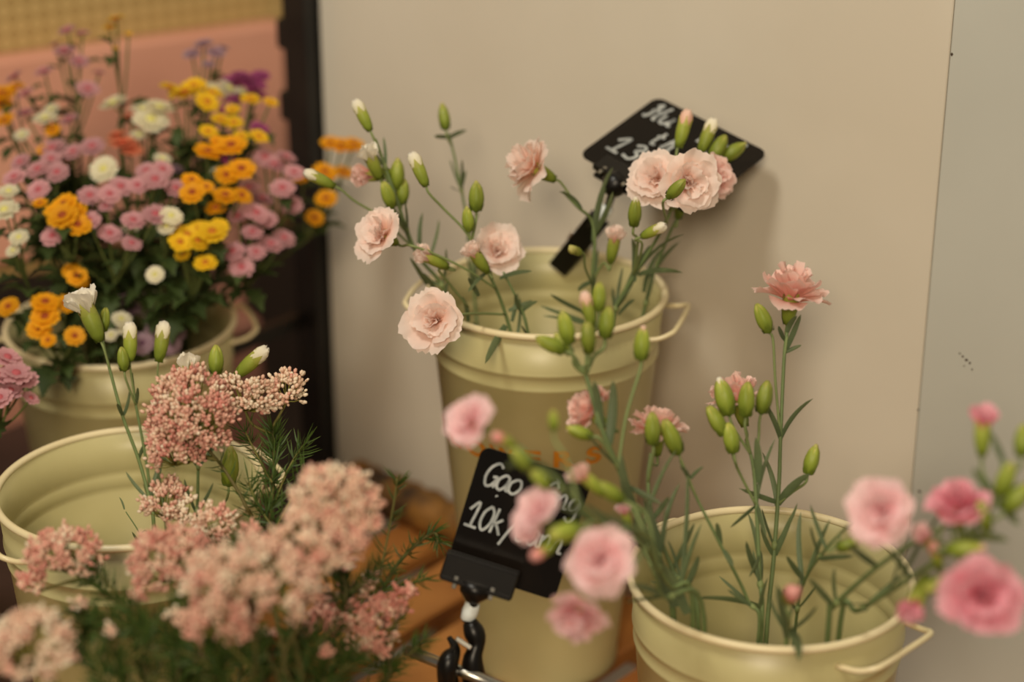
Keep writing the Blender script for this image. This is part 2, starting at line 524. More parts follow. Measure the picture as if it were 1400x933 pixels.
# B: tall, lettered, behind
pB = px(747, 399, 1.690); HB = pB.z - TABLE
bB, RB = make_bucket('tall_bucket', 'tall cream bucket with ochre lettering holding pale pink carnations', (pB.x, pB.y), TABLE, HB, .100, .066, math.radians(-16))
BK['B'] = (pB, HB)
pC = px(1053, 787, 1.428); HC = pC.z - TABLE
bC, RC = make_bucket('bucket', 'cream bucket holding rose pink carnations near the white wall seam', (pC.x, pC.y), TABLE, HC, .100, .078, math.radians(-45))
BK['C'] = (pC, HC)
pA = px(177, 664, 1.533); HA = pA.z - TABLE
bA, RA = make_bucket('bucket', 'cream bucket nearly empty but for a few white carnation buds', (pA.x, pA.y), TABLE, HA, .100, .078, math.radians(215))
BK['A'] = (pA, HA)
pD = px(165, 442, 1.85); HD = pD.z - TABLE
bD, RD = make_bucket('bucket', 'cream bucket crammed with mixed chrysanthemums before the pink stand', (pD.x, pD.y), TABLE, HD, .104, .080, math.radians(20))
BK['D'] = (pD, HD)
pE = Vector((-0.175, 0.955, TABLE + HC))
bE, RE = make_bucket('bucket', 'cream bucket holding the pink rice flower stems', (pE.x, pE.y), TABLE, HC, .100, .078, math.radians(70))
BK['E'] = (pE, HC)
pF = px(-215, 600, 1.60); pF.z = TABLE + HC
bF, RF = make_bucket('bucket', 'cream bucket of pink chrysanthemums at the table end beside the nearly empty bucket', (pF.x, pF.y), TABLE, HC, .100, .078, math.radians(70))
BK['F'] = (pF, HC)

# FLOWERS lettering wrapped round the tall bucket
def wrap_text():
    cu = bpy.data.curves.new('lettering', 'FONT')
    cu.size = 1.0; cu.offset = 0.035
    tmp = bpy.data.objects.new('tmp_lettering', cu)
    COL.objects.link(tmp)
    ang = -math.pi / 2 - math.radians(76)
    hmid = None
    for ch in 'FLOWERS':
        cu.body = ch
        dg = bpy.context.evaluated_depsgraph_get(); dg.update()
        ev = tmp.evaluated_get(dg)
        me = ev.to_mesh()
        vs = [Vector(v.co) for v in me.vertices]
        fs = [tuple(p.vertices) for p in me.polygons]
        ev.to_mesh_clear()
        if not vs: continue
        x0 = min(v.x for v in vs); x1 = max(v.x for v in vs)
        sc = 0.0215
        m = MB(); out = []
        h0 = HB - 0.122
        sx = sc * 0.95 / max(x1 - x0, .55) * (1.15 if ch in 'WO' else 0.85)
        for v in vs:
            h = h0 + v.y * sc
            a = ang + (v.x - (x0 + x1) / 2) * sx / RB(h)
            r = RB(h) + .0006
            out.append(Vector((pB.x + r * math.cos(a), pB.y + r * math.sin(a), TABLE + h)))
        m.add(out, fs)
        part('letter', m, M_letter, bB, smooth=False, label='ochre letter ' + ch)
        ang += math.radians(17.0)
    bpy.data.objects.remove(tmp)
wrap_text()

# ------------------------------------------------------------------ rack pole, pink stand, cane panel
pole_c = P0 - WDIR * 0.086 - DDIR * 0.0
pt = thing('rack_post', 'black iron rack post beside the white wall edge', 'post', (pole_c.x, pole_c.y, 0))
m = MB(); m.box((pole_c.x, pole_c.y, 1.15), WDIR, DDIR, Z3, 0.017, 0.017, 1.15, 0.002)
part('upright', m, M_pole, pt, smooth=False)
for v in (45, 142):
    q = ray_plane(402, v, pole_c, DDIR)
    m = MB(); m.box(Vector((pole_c.x, pole_c.y, q.z)) - WDIR * 0.022, WDIR, DDIR, Z3, 0.009, 0.014, 0.016, 0.003)
    part('bracket', m, M_pole, pt, smooth=False)
for v in (182, 424):
    q = ray_plane(402, v, pole_c, DDIR)
    m = MB()
    e = Vector((pole_c.x, pole_c.y, q.z)) - WDIR * 0.012
    m.box(e - DDIR * 0.10 + DDIR * 0.0, DDIR, WDIR, Z3, 0.10 if v == 424 else 0.02, 0.006, 0.008, 0.001)
    part('side_rail', m, M_pole, pt, smooth=False)

# pink stand
PA = math.radians(60)
PD = Vector((math.sin(PA), math.cos(PA), 0)); PN = Vector((math.cos(PA), -math.sin(PA), 0))
PK = px(390, 30, 2.36); PK.z = 0
ps = thing('pink_stand', 'salmon pink painted stand with ledge behind the chrysanthemum bucket', 'stand', (PK.x - 0.2, PK.y - 0.12, 0))
def board_between(a_end, a_start, z0, z1, th, off, mat, name):
    m = MB()
    c = PK + PD * ((a_end + a_start) / 2) + PN * (off - th / 2) + Z3 * ((z0 + z1) / 2)
    m.box(c, PD, PN, Z3, (a_end - a_start) / 2, th / 2, (z1 - z0) / 2, min(0.006, th * .4))
    return part(name, m, mat, ps, smooth=False)
q1 = ray_plane(389, 30, PK, PN)
zlow = ray_plane(360, 300, PK, PN).z
board_between(0.0, -0.85, zlow, q1.z, 0.03, 0.0, M_pink, 'back_board')
q2 = ray_plane(336, 380, PK, PN); a2 = (q2 - PK).dot(PD)
board_between(a2, a2 - 0.03, 0.0, zlow + .01, 0.028, -0.001, M_pink, 'post')
board_between(a2 - .72, a2 - 0.75, 0.0, zlow + .01, 0.028, -0.001, M_pink, 'post')
q3 = ray_plane(358, 434, PK + PN * 0.05, PN); a3 = (q3 - PK).dot(PD)
board_between(a3, a3 - 0.5, 0.0, q3.z, 0.045, 0.05, M_pink2, 'ledge')
# cane panel above and behind
cp = thing('cane_panel', 'beige woven cane panel above the pink stand', 'panel', (PK.x - 0.2, PK.y - 0.10, 0))
m = MB()
c = PK + PD * (-0.42) - PN * 0.045
m.box(c + Z3 * ((zlow - .03 + 2.35) / 2), PD, PN, Z3, 0.47, 0.006, (2.35 - zlow + .03) / 2, 0.001)
part('webbing', m, M_cane, cp, smooth=False)
for a in (-.905, .065):
    m = MB(); m.box(PK + PD * a - PN * .045 + Z3 * 1.18, PD, PN, Z3, .015, .012, 1.18, .002); part('frame_post', m, M_wood, cp, smooth=False)
# ------------------------------------------------------------------ carnation meshes
def petal_mesh(name, L, W, th0, th1, ruffle, seed, nt=7, ns=14, mat=None):
    r = random.Random(seed)
    ph = r.uniform(0, 6.28); k1 = r.uniform(4.0, 6.5); ph2 = r.uniform(0, 6.28)
    m = MB(); vs = []; fs = []; at = []
    zig = [(.022 if q % 2 else -.012) + r.uniform(-.025, .018) for q in range(ns + 1)]
    for i in range(nt + 1):
        t = i / nt
        for j in range(ns + 1):
            s = -1 + 2 * j / ns
            fan = 0.16 + 0.84 * (t * t * (3 - 2 * t)) ** 0.8
            edge = 1 - 0.30 * s * s * t
            ll = L * t * edge * (1 + zig[j] * t * t * 1.3 + .04 * math.sin(5 * s + ph2) * t * t)
            # integrate bend
            th = th0 + (th1 - th0) * (ll / L) ** 1.3
            mean = th0 + (th1 - th0) * (ll / L) ** 1.3 * 0.43
            x = ll * math.sin(mean); z = ll * math.cos(mean)
            y = W * fan * s * (1 - .12 * t * (s * s))
            wav = ruffle * t * t * (math.sin(k1 * s + ph) + .5 * math.sin(2.3 * k1 * s + ph2))
            cup = .18 * W * s * s * t
            nx, nz = -math.cos(th), math.sin(th)
            vs.append(Vector((x + nx * (wav + cup), y, z + nz * (wav + cup))))
            at.append(t)
    for i in range(nt):
        for j in range(ns):
            a = i * (ns + 1) + j
            fs.append((a, a + 1, a + ns + 2, a + ns + 1))
    m.add(vs, fs, at)
    me = m.mesh(name)
    return me

D2 = math.radians
LAYER = [  # (count, L, W, th0, th1, ruffle)
    (5, .0275, .0170, D2(48), D2(106), .0009),
    (4, .0255, .0165, D2(36), D2(86), .0012),
    (4, .0215, .0140, D2(24), D2(58), .0016),
    (4, .0170, .0105, D2(12), D2(36), .0020),
    (3, .0140, .0075, D2(4), D2(14), .0022),
]
LAYER_HALF = [(5, .0180, .0105, D2(14), D2(30), .0010), (4, .0165, .0090, D2(8), D2(16), .0014), (3, .0145, .0065, D2(3), D2(6), .0016)]
LAYER_SIDE = [(5, .0235, .0165, D2(62), D2(116), .0015), (5, .0245, .0160, D2(40), D2(82), .0017), (5, .0245, .0140, D2(22), D2(48), .0021), (4, .0240, .010, D2(6), D2(18), .0022)]
PM = {}
def petal_set(key, layers, matname):
    k = (key, matname)
    if k not in PM:
        PM[k] = []
        for li, (n, L, W, a, b, rf) in enumerate(layers):
            ms = []
            for q in range(3):
                me = petal_mesh('petal', L, W, a, b, rf, hash((key, li, q)) % 9999 if False else li * 31 + q * 7 + len(key))
                me.materials.append(PETALS[matname]); ms.append(me)
            PM[k].append((n, ms))
    return PM[k]

def calyx_mb(L=.021, R0=.0054, teeth=5):
    m = MB()
    prof = [(.0012, 0), (.0026, .0008), (.0040, .004), (R0 * .92, .009), (R0, .014), (R0 * .96, L * .85)]
    m.lathe(prof, 10, attrs=[0, .05, .25, .45, .7, .85])
    for k in range(teeth):
        a0 = 2 * math.pi * k / teeth; w = math.pi / teeth
        pts = []
        r1 = R0 * .96; z1 = L * .83
        vs = [Vector((r1 * math.cos(a0 - w), r1 * math.sin(a0 - w), z1)), Vector((r1 * 1.02 * math.cos(a0), r1 * 1.02 * math.sin(a0), z1 - .001)),
              Vector((r1 * math.cos(a0 + w), r1 * math.sin(a0 + w), z1)), Vector((r1 * 1.12 * math.cos(a0), r1 * 1.12 * math.sin(a0), L * 1.18))]
        m.add(vs, [(0, 1, 3), (1, 2, 3)], [.85, .85, .85, 1])
    for k in range(2):   # small bracts at the base
        a0 = math.pi * k
        vs = [Vector((.0030 * math.cos(a0 - .8), .0030 * math.sin(a0 - .8), .0)), Vector((.0034 * math.cos(a0 + .8), .0034 * math.sin(a0 + .8), 0)), Vector((.0052 * math.cos(a0), .0052 * math.sin(a0), .007))]
        m.add(vs, [(0, 1, 2)], [0, 0, .2])
    return m
ME_CALYX = calyx_mb().mesh('calyx'); ME_CALYX.materials.append(M_calyx)

def bud_mb(L, Rm, seed):
    """closed green bud: five long sepals meeting in points"""
    m = MB()
    prof = [(.0013, 0), (.0026, .0010), (Rm * .70, L * .14), (Rm * .94, L * .30), (Rm, L * .45), (Rm * .94, L * .62), (Rm * .76, L * .78), (Rm * .50, L * .90), (Rm * .20, L * .99)]
    n = 20
    vs = []; fs = []; at = []
    for i, (rr, z) in enumerate(prof):
        t = z / L
        for k in range(n):
            a = 2 * math.pi * k / n
            w = math.cos(5 * a + seed)            # +1 on a sepal's midrib, -1 in the seam
            rib = 1 + .055 * w * min(1, t * 2.2)
            zz = z + (L * .05 * w if i >= 6 else 0)
            vs.append(Vector((rr * rib * math.cos(a), rr * rib * math.sin(a), zz)))
            at.append(min(1, max(0, t * .85 + (.18 if w < -.6 else -.06 * w) * (t > .1) + (.1 if i >= 7 else 0))))
    for i in range(len(prof) - 1):
        for k in range(n):
            k2 = (k + 1) % n
            fs.append((i * n + k, i * n + k2, (i + 1) * n + k2, (i + 1) * n + k))
    fs.append(tuple((len(prof) - 1) * n + k for k in range(n)))
    m.add(vs, fs, at)
    for k in range(4):                            # bracts hugging the base
        a0 = math.pi / 2 * k + .4; hgt = .30 if k % 2 else .20
        def P(a, z, o=1.06):
            rr = Rm * (.62 + .36 * min(1, z / .30)); return Vector((rr * o * math.cos(a), rr * o * math.sin(a), z * L))
        m.add([P(a0 - .75, .06), P(a0, .04, 1.1), P(a0 + .75, .06), P(a0 + .4, .6 * hgt, 1.08), P(a0, hgt, 1.12), P(a0 - .4, .6 * hgt, 1.08)], [(0, 1, 5), (1, 4, 5), (1, 3, 4), (1, 2, 3)], [0, 0, 0, .08, .15, .08])
    return m
ME_BUD = []
for q in range(3):
    me = bud_mb(.0245, .0056 + .0004 * q, q).mesh('bud'); me.materials.append(M_calyx); ME_BUD.append(me)
def tip_mb(seed, L=.011, Rr=.0050):
    """furled petal tip, a twisted ribbed cone"""
    r = random.Random(seed)
    m = MB(); n = 14; vs = []; fs = []; at = []
    rows = [(.80, -.004), (1.0, 0), (1.08, L * .35), (.98, L * .65), (.70, L * .88), (.30, L)]
    for i, (f, z) in enumerate(rows):
        for k in range(n):
            a = 2 * math.pi * k / n + .25 * i
            rib = 1 + .10 * math.sin(3 * a + seed) + .06 * math.sin(7 * a)
            vs.append(Vector((Rr * f * rib * math.cos(a), Rr * f * rib * math.sin(a), z + .0012 * math.sin(4 * a + seed) * (i > 2)))); at.append(i / 5)
    for i in range(len(rows) - 1):
        for k in range(n):
            k2 = (k + 1) % n
            fs.append((i * n + k, i * n + k2, (i + 1) * n + k2, (i + 1) * n + k))
    fs.append(tuple((len(rows) - 1) * n + k for k in range(n)))
    m.add(vs, fs, at)
    return m
ME_TIP = {}
for k in TIPS:
    ME_TIP[k] = []
    for q in range(2):
        me = tip_mb(q * 3 + 1).mesh('petal_tip'); me.materials.append(TIPS[k]); ME_TIP[k].append(me)

def blade_pts(p0, p1, sag, n=7):
    mid = (p0 + p1) / 2 + sag
    return [p0 * (1 - t) ** 2 + mid * 2 * t * (1 - t) + p1 * t * t for t in [i / n for i in range(n + 1)]]

def leaf(parent, p0, p1, w=.0022, sag=None, mat=None, rnd=random):
    d = p1 - p0
    if sag is None:
        sag = Vector((rnd.uniform(-1, 1), rnd.uniform(-1, 1), rnd.uniform(-.2, 1))) * d.length * .13
    pts = blade_pts(p0, p1, sag)
    n = len(pts)
    ws = [w * (0.55 + .9 * math.sin(math.pi * (.18 + .82 * i / (n - 1)))) * (1 if i < n - 1 else 0.05) * .75 for i in range(n)]
    side = d.cross(FWD + Vector((rnd.uniform(-.6, .6), rnd.uniform(-.3, .3), rnd.uniform(-.6, .6)))).normalized()
    m = MB(); m.ribbon(pts, ws, side, fold=.35)
    return part('leaf', m, mat or M_leaf, parent)

def add_head(t, kind, pos, axis, sc, col, roll):
    """pos = visual centre"""
    axis = axis.normalized()
    if kind in ('bloom', 'side', 'half'):
        if kind == 'side': sc *= 1.12
        off = {'bloom': .030, 'side': .034, 'half': .024}[kind] * sc
        base = pos - axis * off
        Mx = Matrix.Translation(base) @ frame_from(axis, roll) @ Matrix.Scale(sc, 4)
        head = inst('flower_head', ME_CALYX, Mx, t)
        layers = {'bloom': LAYER, 'side': LAYER_SIDE, 'half': LAYER_HALF}[kind]
        rr = random.Random(int(roll * 1000) + 5)
        for li, (n, ms) in enumerate(petal_set(kind, layers, col)):
            for k in range(n):
                a = 2 * math.pi * (k + .5 * (li % 2)) / n + rr.uniform(-.25, .25)
                tilt = rr.uniform(-.26, .22)
                Ml = Matrix.Translation((0, 0, .0145 + .0005 * li)) @ Matrix.Rotation(a, 4, 'Z') @ Matrix.Rotation(tilt, 4, 'Y') @ Matrix.Rotation(rr.uniform(-.2, .2), 4, 'Z') @ Matrix.Scale(rr.uniform(.86, 1.1), 4)
                inst('petal', ms[rr.randrange(3)], Ml, head, local=True)
        return base
    if kind in ('bud', 'tip'): sc *= .82
    if kind == 'bud':       # closed green, maybe coloured tip showing
        base = pos - axis * .013 * sc
        Mx = Matrix.Translation(base) @ frame_from(axis, roll) @ Matrix.Scale(sc, 4)
        b = inst('bud', ME_BUD[int(roll * 10) % 3], Mx, t)
        if col:
            inst('petal_tip', ME_TIP[col][0], Matrix.Translation((0, 0, .0215)) @ Matrix.Scale(.42, 4), b, local=True)
        return base
    if kind == 'tip':       # calyx with furled petals emerging
        base = pos - axis * .015 * sc
        Mx = Matrix.Translation(base) @ frame_from(axis, roll) @ Matrix.Scale(sc, 4)
        b = inst('bud', ME_CALYX, Mx, t)
        inst('petal_tip', ME_TIP[col][int(roll * 10) % 2], Matrix.Translation((0, 0, .019)), b, local=True)
        return base

def spray(label, group, bk, off, main, heads, leaves=(), auto=4, name='carnation_stem', r0=.0019, seed=1):
    rnd = random.Random(seed * 17 + 3)
    c, H = BK[bk]
    base = Vector((c.x + off[0], c.y + off[1], TABLE + .012))
    t = thing(name, label, 'flower', base, group)
    mp = [base] + [px(u, v, zc(z, bk)) for (u, v, z) in main]
    # keep the stem inside its bucket until it has cleared the rim
    ctr = Vector((c.x, c.y, 0)); fix = [base]; inside = True
    for q in mp[1:]:
        hv = Vector((q.x, q.y, 0)) - ctr
        if q.z < TABLE + H + .002:
            lim = .060 + .026 * max(0, (q.z - TABLE) / H)
            if hv.length > lim:
                hv = hv.normalized() * lim
            q = Vector((c.x + hv.x, c.y + hv.y, q.z))
            if q.z > fix[-1].z + .012: fix.append(q)
            continue
        if inside and hv.length > .088:
            hn = hv.normalized() * .087
            fix = [f for f in fix if f.z < TABLE + H - .03]
            fix.append(Vector((c.x + hn.x, c.y + hn.y, TABLE + H + .006)))
        inside = False
        fix.append(q)
    mp = fix
    cur = catmull(mp, 8)
    m = MB()
    n = len(cur)
    rad = [r0 * (1 - .35 * i / (n - 1)) for i in range(n)]
    m.tube(cur, rad, 7, attr=.3)
    nodes = []
    # swollen nodes with leaf pairs on the part above the water
    acc = 0; start = int(n * .35)
    step = max(3, (n - start) // max(auto, 1)) if auto else 999
    for i in range(start, n - 2, step):
        p = cur[i]; d = (cur[i + 1] - cur[i - 1]).normalized()
        m.tube([p - d * .0035, p - d * .001, p + d * .001, p + d * .003], [rad[i], rad[i] * 1.55, rad[i] * 1.55, rad[i]], 7, attr=.9)
        nodes.append((p, d))
    hb = []
    for hd in heads:
        kind, u, v, z, ax, sc, col = hd[:7]
        path = hd[7] if len(hd) > 7 else None
        pos = px(u, v, zc(z, bk)); axis = camdir(ax)
        b = add_head(t, kind, pos, axis, sc, col, rnd.uniform(0, 6.2))
        if path is None:
            j = min(range(int(n * .5), n), key=lambda q: (cur[q] - b).length + abs((cur[q] - b).normalized().dot(Vector((0, 0, 1))) < -.9))
            q = max(int(n * .45), j - 4)
            pp = [cur[q], cur[q].lerp(b, .5) + (cur[q] - b).orthogonal().normalized() * .0015, b - axis * .006, b + axis * .001]
        else:
            pp = [q for k, q in enumerate(px(w[0], w[1], zc(w[2], bk)) for w in path) if k == 0 or (q - (b - axis * .006)).length > .009] + [b - axis * .006, b + axis * .001]
        m.tube(catmull(pp, 6), r0 * .58, 6, attr=.8)
    part('stalk', m, M_stem, t)
    for (p, d) in nodes:
        o = d.orthogonal().normalized()
        o = Quaternion(d, rnd.uniform(0, 6.28)) @ o
        for s in (1, -1):
            L = rnd.uniform(.022, .042)
            leaf(t, p + o * s * r0 * .6, p + o * s * L * .55 + d * L * .85, .0013, o * s * L * .12 + d * L * .05, rnd=rnd)
    for lf in leaves:
        w = lf[6] if len(lf) > 6 else .0026
        leaf(t, px(lf[0], lf[1], zc(lf[2], bk)), px(lf[3], lf[4], zc(lf[5], bk)), w * .70, rnd=rnd)
    return t

GB = 'pale pink carnations in the tall lettered bucket'
# --- tall bucket, leaning out left with white-tipped buds
spray('carnation stem with white-tipped buds leaning toward the black rack post', GB, 'B', (-.02, .005),
      [(640, 520, 1.20), (602, 430, 1.185), (569, 345, 1.17), (537, 258, 1.15), (522, 215, 1.145), (513, 190, 1.14)],
      [('tip', 496, 158, 1.135, (-.42, .88, .1), 1.15, 'white', [(522, 215, 1.145), (513, 192, 1.14)]),
       ('tip', 437, 245, 1.13, (-.86, .42, .2), 1.12, 'white', [(566, 340, 1.168), (520, 297, 1.15), (485, 275, 1.14)]),
       ('half', 504, 210, 1.13, (-.35, .8, .4), 1.0, 'white', [(533, 250, 1.15), (520, 235, 1.145)]),
       ('half', 497, 240, 1.15, (-.85, -.1, .3), 1.1, 'pink', [(540, 265, 1.15), (525, 252, 1.15)]),
       ('bud', 543, 238, 1.155, (.05, .95, .3), 1.25, 'green'), ('bud', 530, 266, 1.14, (-.3, .85, .4), 1.2, None),
       ('bud', 551, 262, 1.16, (.1, .95, .1), 1.05, None)],
      [(569, 345, 1.17, 552, 300, 1.15), (584, 390, 1.175, 560, 352, 1.15), (575, 350, 1.17, 578, 290, 1.18), (585, 360, 1.175, 600, 300, 1.20, .0018),
       (602, 430, 1.185, 612, 380, 1.17), (595, 400, 1.18, 575, 372, 1.15)], auto=3, seed=1)
spray('thin upright carnation stem with a single closed green bud before the white wall', GB, 'B', (.01, .04),
      [(665, 500, 1.27), (650, 420, 1.26), (640, 310, 1.25), (628, 245, 1.24), (618, 200, 1.235), (613, 182, 1.23)],
      [('bud', 607, 160, 1.225, (-.15, .98, .05), 1.1, 'green', [(618, 200, 1.235), (613, 182, 1.23)])],
      [(614, 188, 1.23, 594, 186, 1.21), (615, 188, 1.23, 638, 178, 1.25), (630, 258, 1.24, 637, 232, 1.25), (630, 262, 1.24, 616, 255, 1.22, .0015), (640, 330, 1.25, 655, 290, 1.27)], auto=2, seed=2, r0=.0015)
spray('carnation stem with two blush blooms hanging out over the tall bucket rim', GB, 'B', (-.01, -.03),
      [(715, 540, 1.165), (700, 462, 1.15), (688, 420, 1.14), (676, 390, 1.13), (663, 365, 1.125)],
      [('tip', 573, 232, 1.10, (-.38, .9, .1), 1.2, 'white', [(676, 390, 1.13), (640, 322, 1.115), (608, 287, 1.11), (585, 257, 1.105)]),
       ('bud', 651, 269, 1.12, (0, 1, .1), 1.2, 'green', [(645, 330, 1.117), (655, 305, 1.12)]),
       ('bud', 640, 300, 1.11, (-.1, .95, .25), 1.0, 'green', [(645, 330, 1.117), (643, 320, 1.115)]),
       ('half', 645, 342, 1.105, (-.55, .75, .35), .98, 'pale', [(670, 378, 1.128), (664, 366, 1.12)]),
       ('bloom', 683, 338, 1.135, (.25, .35, .85), .88, 'pale'),
       ('bloom', 513, 316, 1.08, (-.55, .30, .75), .95, 'pale', [(678, 395, 1.13), (640, 370, 1.11), (600, 350, 1.10), (562, 336, 1.092)]),
       ('half', 579, 348, 1.10, (-.8, .4, .35), .98, 'pale', [(640, 420, 1.14), (612, 385, 1.12), (600, 368, 1.11)]),
       ('bloom', 591, 435, 1.055, (-.22, .12, .96), 1.06, 'pale', [(690, 430, 1.14), (660, 429, 1.12), (630, 431, 1.09)])],
      [(692, 445, 1.135, 663, 498, 1.09, .0042), (683, 380, 1.13, 728, 371, 1.11, .003), (668, 370, 1.13, 640, 400, 1.10, .003), (695, 425, 1.145, 728, 411, 1.14),
       (700, 440, 1.145, 708, 400, 1.15), (655, 405, 1.12, 640, 380, 1.1), (640, 440, 1.15, 632, 405, 1.14)], auto=0, seed=3)
spray('slim carnation stalk ending in a blush bloom side on over the bucket rim', GB, 'B', (.0, -.045),
      [(735, 540, 1.165), (722, 455, 1.14), (714, 425, 1.135), (700, 395, 1.13), (688, 372, 1.128)], 
      [('bud', 684, 356, 1.145, (-.1, .9, .2), .8, None)], [(714, 425, 1.135, 735, 412, 1.12), (716, 430, 1.14, 704, 402, 1.12)], auto=0, seed=4, r0=.0014)
spray('carnation stem with one nodding blush bloom before the blank wall', GB, 'B', (.02, .01),
      [(800, 520, 1.21), (812, 430, 1.19), (810, 380, 1.18), (813, 330, 1.17), (808, 300, 1.165), (790, 283, 1.155), (770, 262, 1.15)],
      [('side', 708, 217, 1.13, (-.80, .42, .35), .98, 'pale', [(790, 283, 1.155), (770, 262, 1.15), (755, 246, 1.145)]),
       ('tip', 787, 343, 1.12, (-.45, .15, .88), .85, 'green', [(809, 388, 1.18), (800, 366, 1.15)]),
       ('half', 841, 322, 1.15, (.15, .95, .3), 1.0, 'pale', [(808, 388, 1.18), (825, 360, 1.165)])],
      [(812, 330, 1.17, 838, 228, 1.16, .0040), (813, 322, 1.17, 838, 262, 1.14, .003), (795, 286, 1.155, 764, 262, 1.14, .0022), (810, 385, 1.18, 790, 398, 1.16), (812, 390, 1.18, 818, 340, 1.20),
       (805, 430, 1.18, 752, 402, 1.16, .0026), (800, 440, 1.18, 738, 418, 1.17, .0024), (808, 445, 1.18, 742, 432, 1.17, .0018)], auto=0, seed=5)
spray('carnation stem crowded with blush blooms and buds before the tilted price card', GB, 'B', (.03, .0),
      [(830, 520, 1.20), (840, 430, 1.18), (866, 378, 1.16), (893, 335, 1.14), (912, 300, 1.13), (920, 280, 1.125)],
      [('bloom', 893, 240, 1.09, (-.38, .25, .88), .96, 'pale'),
       ('bloom', 946, 250, 1.075, (.25, -.10, .95), 1.0, 'pale'),
       ('bloom', 985, 238, 1.115, (.55, .2, .8), .72, 'pink'),
       ('tip', 934, 176, 1.14, (.25, .97, 0), 1.3, 'pink', [(920, 282, 1.125), (922, 220, 1.135)]),
       ('tip', 967, 186, 1.15, (.38, .92, 0), 1.25, 'white', [(925, 285, 1.13), (945, 225, 1.145)]),
       ('bud', 982, 202, 1.15, (.5, .82, .1), 1.2, None, [(930, 280, 1.13), (960, 235, 1.145)]),
       ('bud', 1003, 207, 1.155, (.8, .55, .1), 1.15, 'green', [(930, 280, 1.13), (975, 225, 1.15)]),
       ('bud', 925, 258, 1.055, (.55, .6, .5), 1.05, None, [(912, 305, 1.12), (916, 278, 1.07)]),
       ('bud', 868, 290, 1.10, (.05, .9, .4), 1.2, 'white', [(866, 378, 1.16), (872, 330, 1.12)]),
       ('tip', 893, 316, 1.09, (.72, .35, .55), 1.0, 'white', [(868, 375, 1.16), (878, 335, 1.11)])],
      [(872, 376, 1.16, 934, 373, 1.12, .0030), (866, 380, 1.16, 936, 320, 1.12, .0018), (866, 385, 1.16, 864, 326, 1.13, .0040), (868, 375, 1.16, 890, 335, 1.14, .003),
       (845, 430, 1.18, 868, 410, 1.15), (842, 425, 1.18, 838, 392, 1.2), (850, 410, 1.17, 880, 345, 1.15, .004)], auto=0, seed=6)
spray('bare carnation stalks standing against the right of the tall bucket rim', GB, 'B', (.045, .02),
      [(862, 520, 1.22), (872, 430, 1.21), (893, 375, 1.19), (915, 320, 1.17), (925, 300, 1.16)],
      [('bud', 930, 285, 1.155, (.2, .95, .1), .9, None)], [(880, 400, 1.2, 905, 340, 1.18), (890, 380, 1.19, 930, 330, 1.18)], auto=1, seed=7)

GC = 'rose pink carnations in the bucket by the wall seam'
spray('tall straight carnation stem topped by one full pink bloom', GC, 'C', (.0, .0),
      [(1047, 880, 1.04), (1058, 760, 1.045), (1065, 660, 1.05), (1067, 600, 1.05), (1072, 490, 1.05), (1076, 455, 1.05)],
      [('side', 1087, 374, 1.05, (.12, .97, .22), 1.03, 'pink', [(1072, 490, 1.05), (1076, 460, 1.05)]),
       ('bud', 1043, 435, 1.04, (-.42, .9, .1), 1.15, None, [(1067, 600, 1.05), (1060, 520, 1.045), (1052, 465, 1.042)]),
       ('bud', 1110, 629, 1.03, (.25, .95, .15), 1.1, 'green', [(1063, 690, 1.05), (1085, 672, 1.04), (1103, 650, 1.032)])],
      [(1068, 600, 1.05, 1112, 545, 1.04, .0026), (1067, 602, 1.05, 1040, 545, 1.04, .0028), (1074, 482, 1.05, 1096, 472, 1.05, .002), (1075, 478, 1.05, 1095, 430, 1.04, .0028), (1074, 465, 1.05, 1064, 446, 1.04, .003),
       (1076, 455, 1.05, 1090, 432, 1.04), (1063, 690, 1.05, 1108, 648, 1.02, .0040), (1062, 692, 1.05, 1042, 618, 1.06, .0026), (1064, 688, 1.05, 1010, 668, 1.04), (1060, 760, 1.045, 1085, 700, 1.03), (1058, 760, 1.045, 1040, 720, 1.03)], auto=0, seed=11)
spray('carnation stem with a low pink bloom ringed by five plump green buds', GC, 'C', (-.012, -.005),
      [(1040, 880, 1.02), (1038, 780, 1.02), (1034, 690, 1.02), (1030, 640, 1.02), (1022, 605, 1.02)],
      [('side', 1002, 522, 1.045, (-.25, .95, -.05), .90, 'pink'),
       ('bud', 990, 543, 1.01, (-.28, .95, .1), 1.35, 'white'), ('bud', 1021, 546, 1.005, (.05, 1, .15), 1.25, None),
       ('bud', 1045, 543, 1.015, (.18, .97, .1), 1.2, None, [(1030, 650, 1.02), (1037, 600, 1.018)]),
       ('bud', 979, 575, 1.0, (-.5, .85, .1), 1.2, None, [(1034, 692, 1.02), (1008, 640, 1.01), (994, 605, 1.005)]),
       ('bud', 999, 599, 1.0, (-.2, .97, .1), 1.1, None, [(1034, 692, 1.02), (1010, 645, 1.01), (1003, 625, 1.005)])],
      [(1034, 692, 1.02, 998, 722, 1.0, .0024), (1034, 660, 1.02, 1033, 598, 1.01, .0044), (1034, 690, 1.02, 1060, 600, 1.03, .002), (1034, 690, 1.02, 1048, 735, 1.0, .003), (1038, 790, 1.02, 1020, 740, 1.0, .003), (1038, 790, 1.02, 1022, 700, 1.03),
       (1040, 830, 1.02, 950, 818, .985, .0026), (1039, 760, 1.02, 1024, 790, 1.0), (1040, 850, 1.02, 1050, 790, 1.0)], auto=0, seed=12)
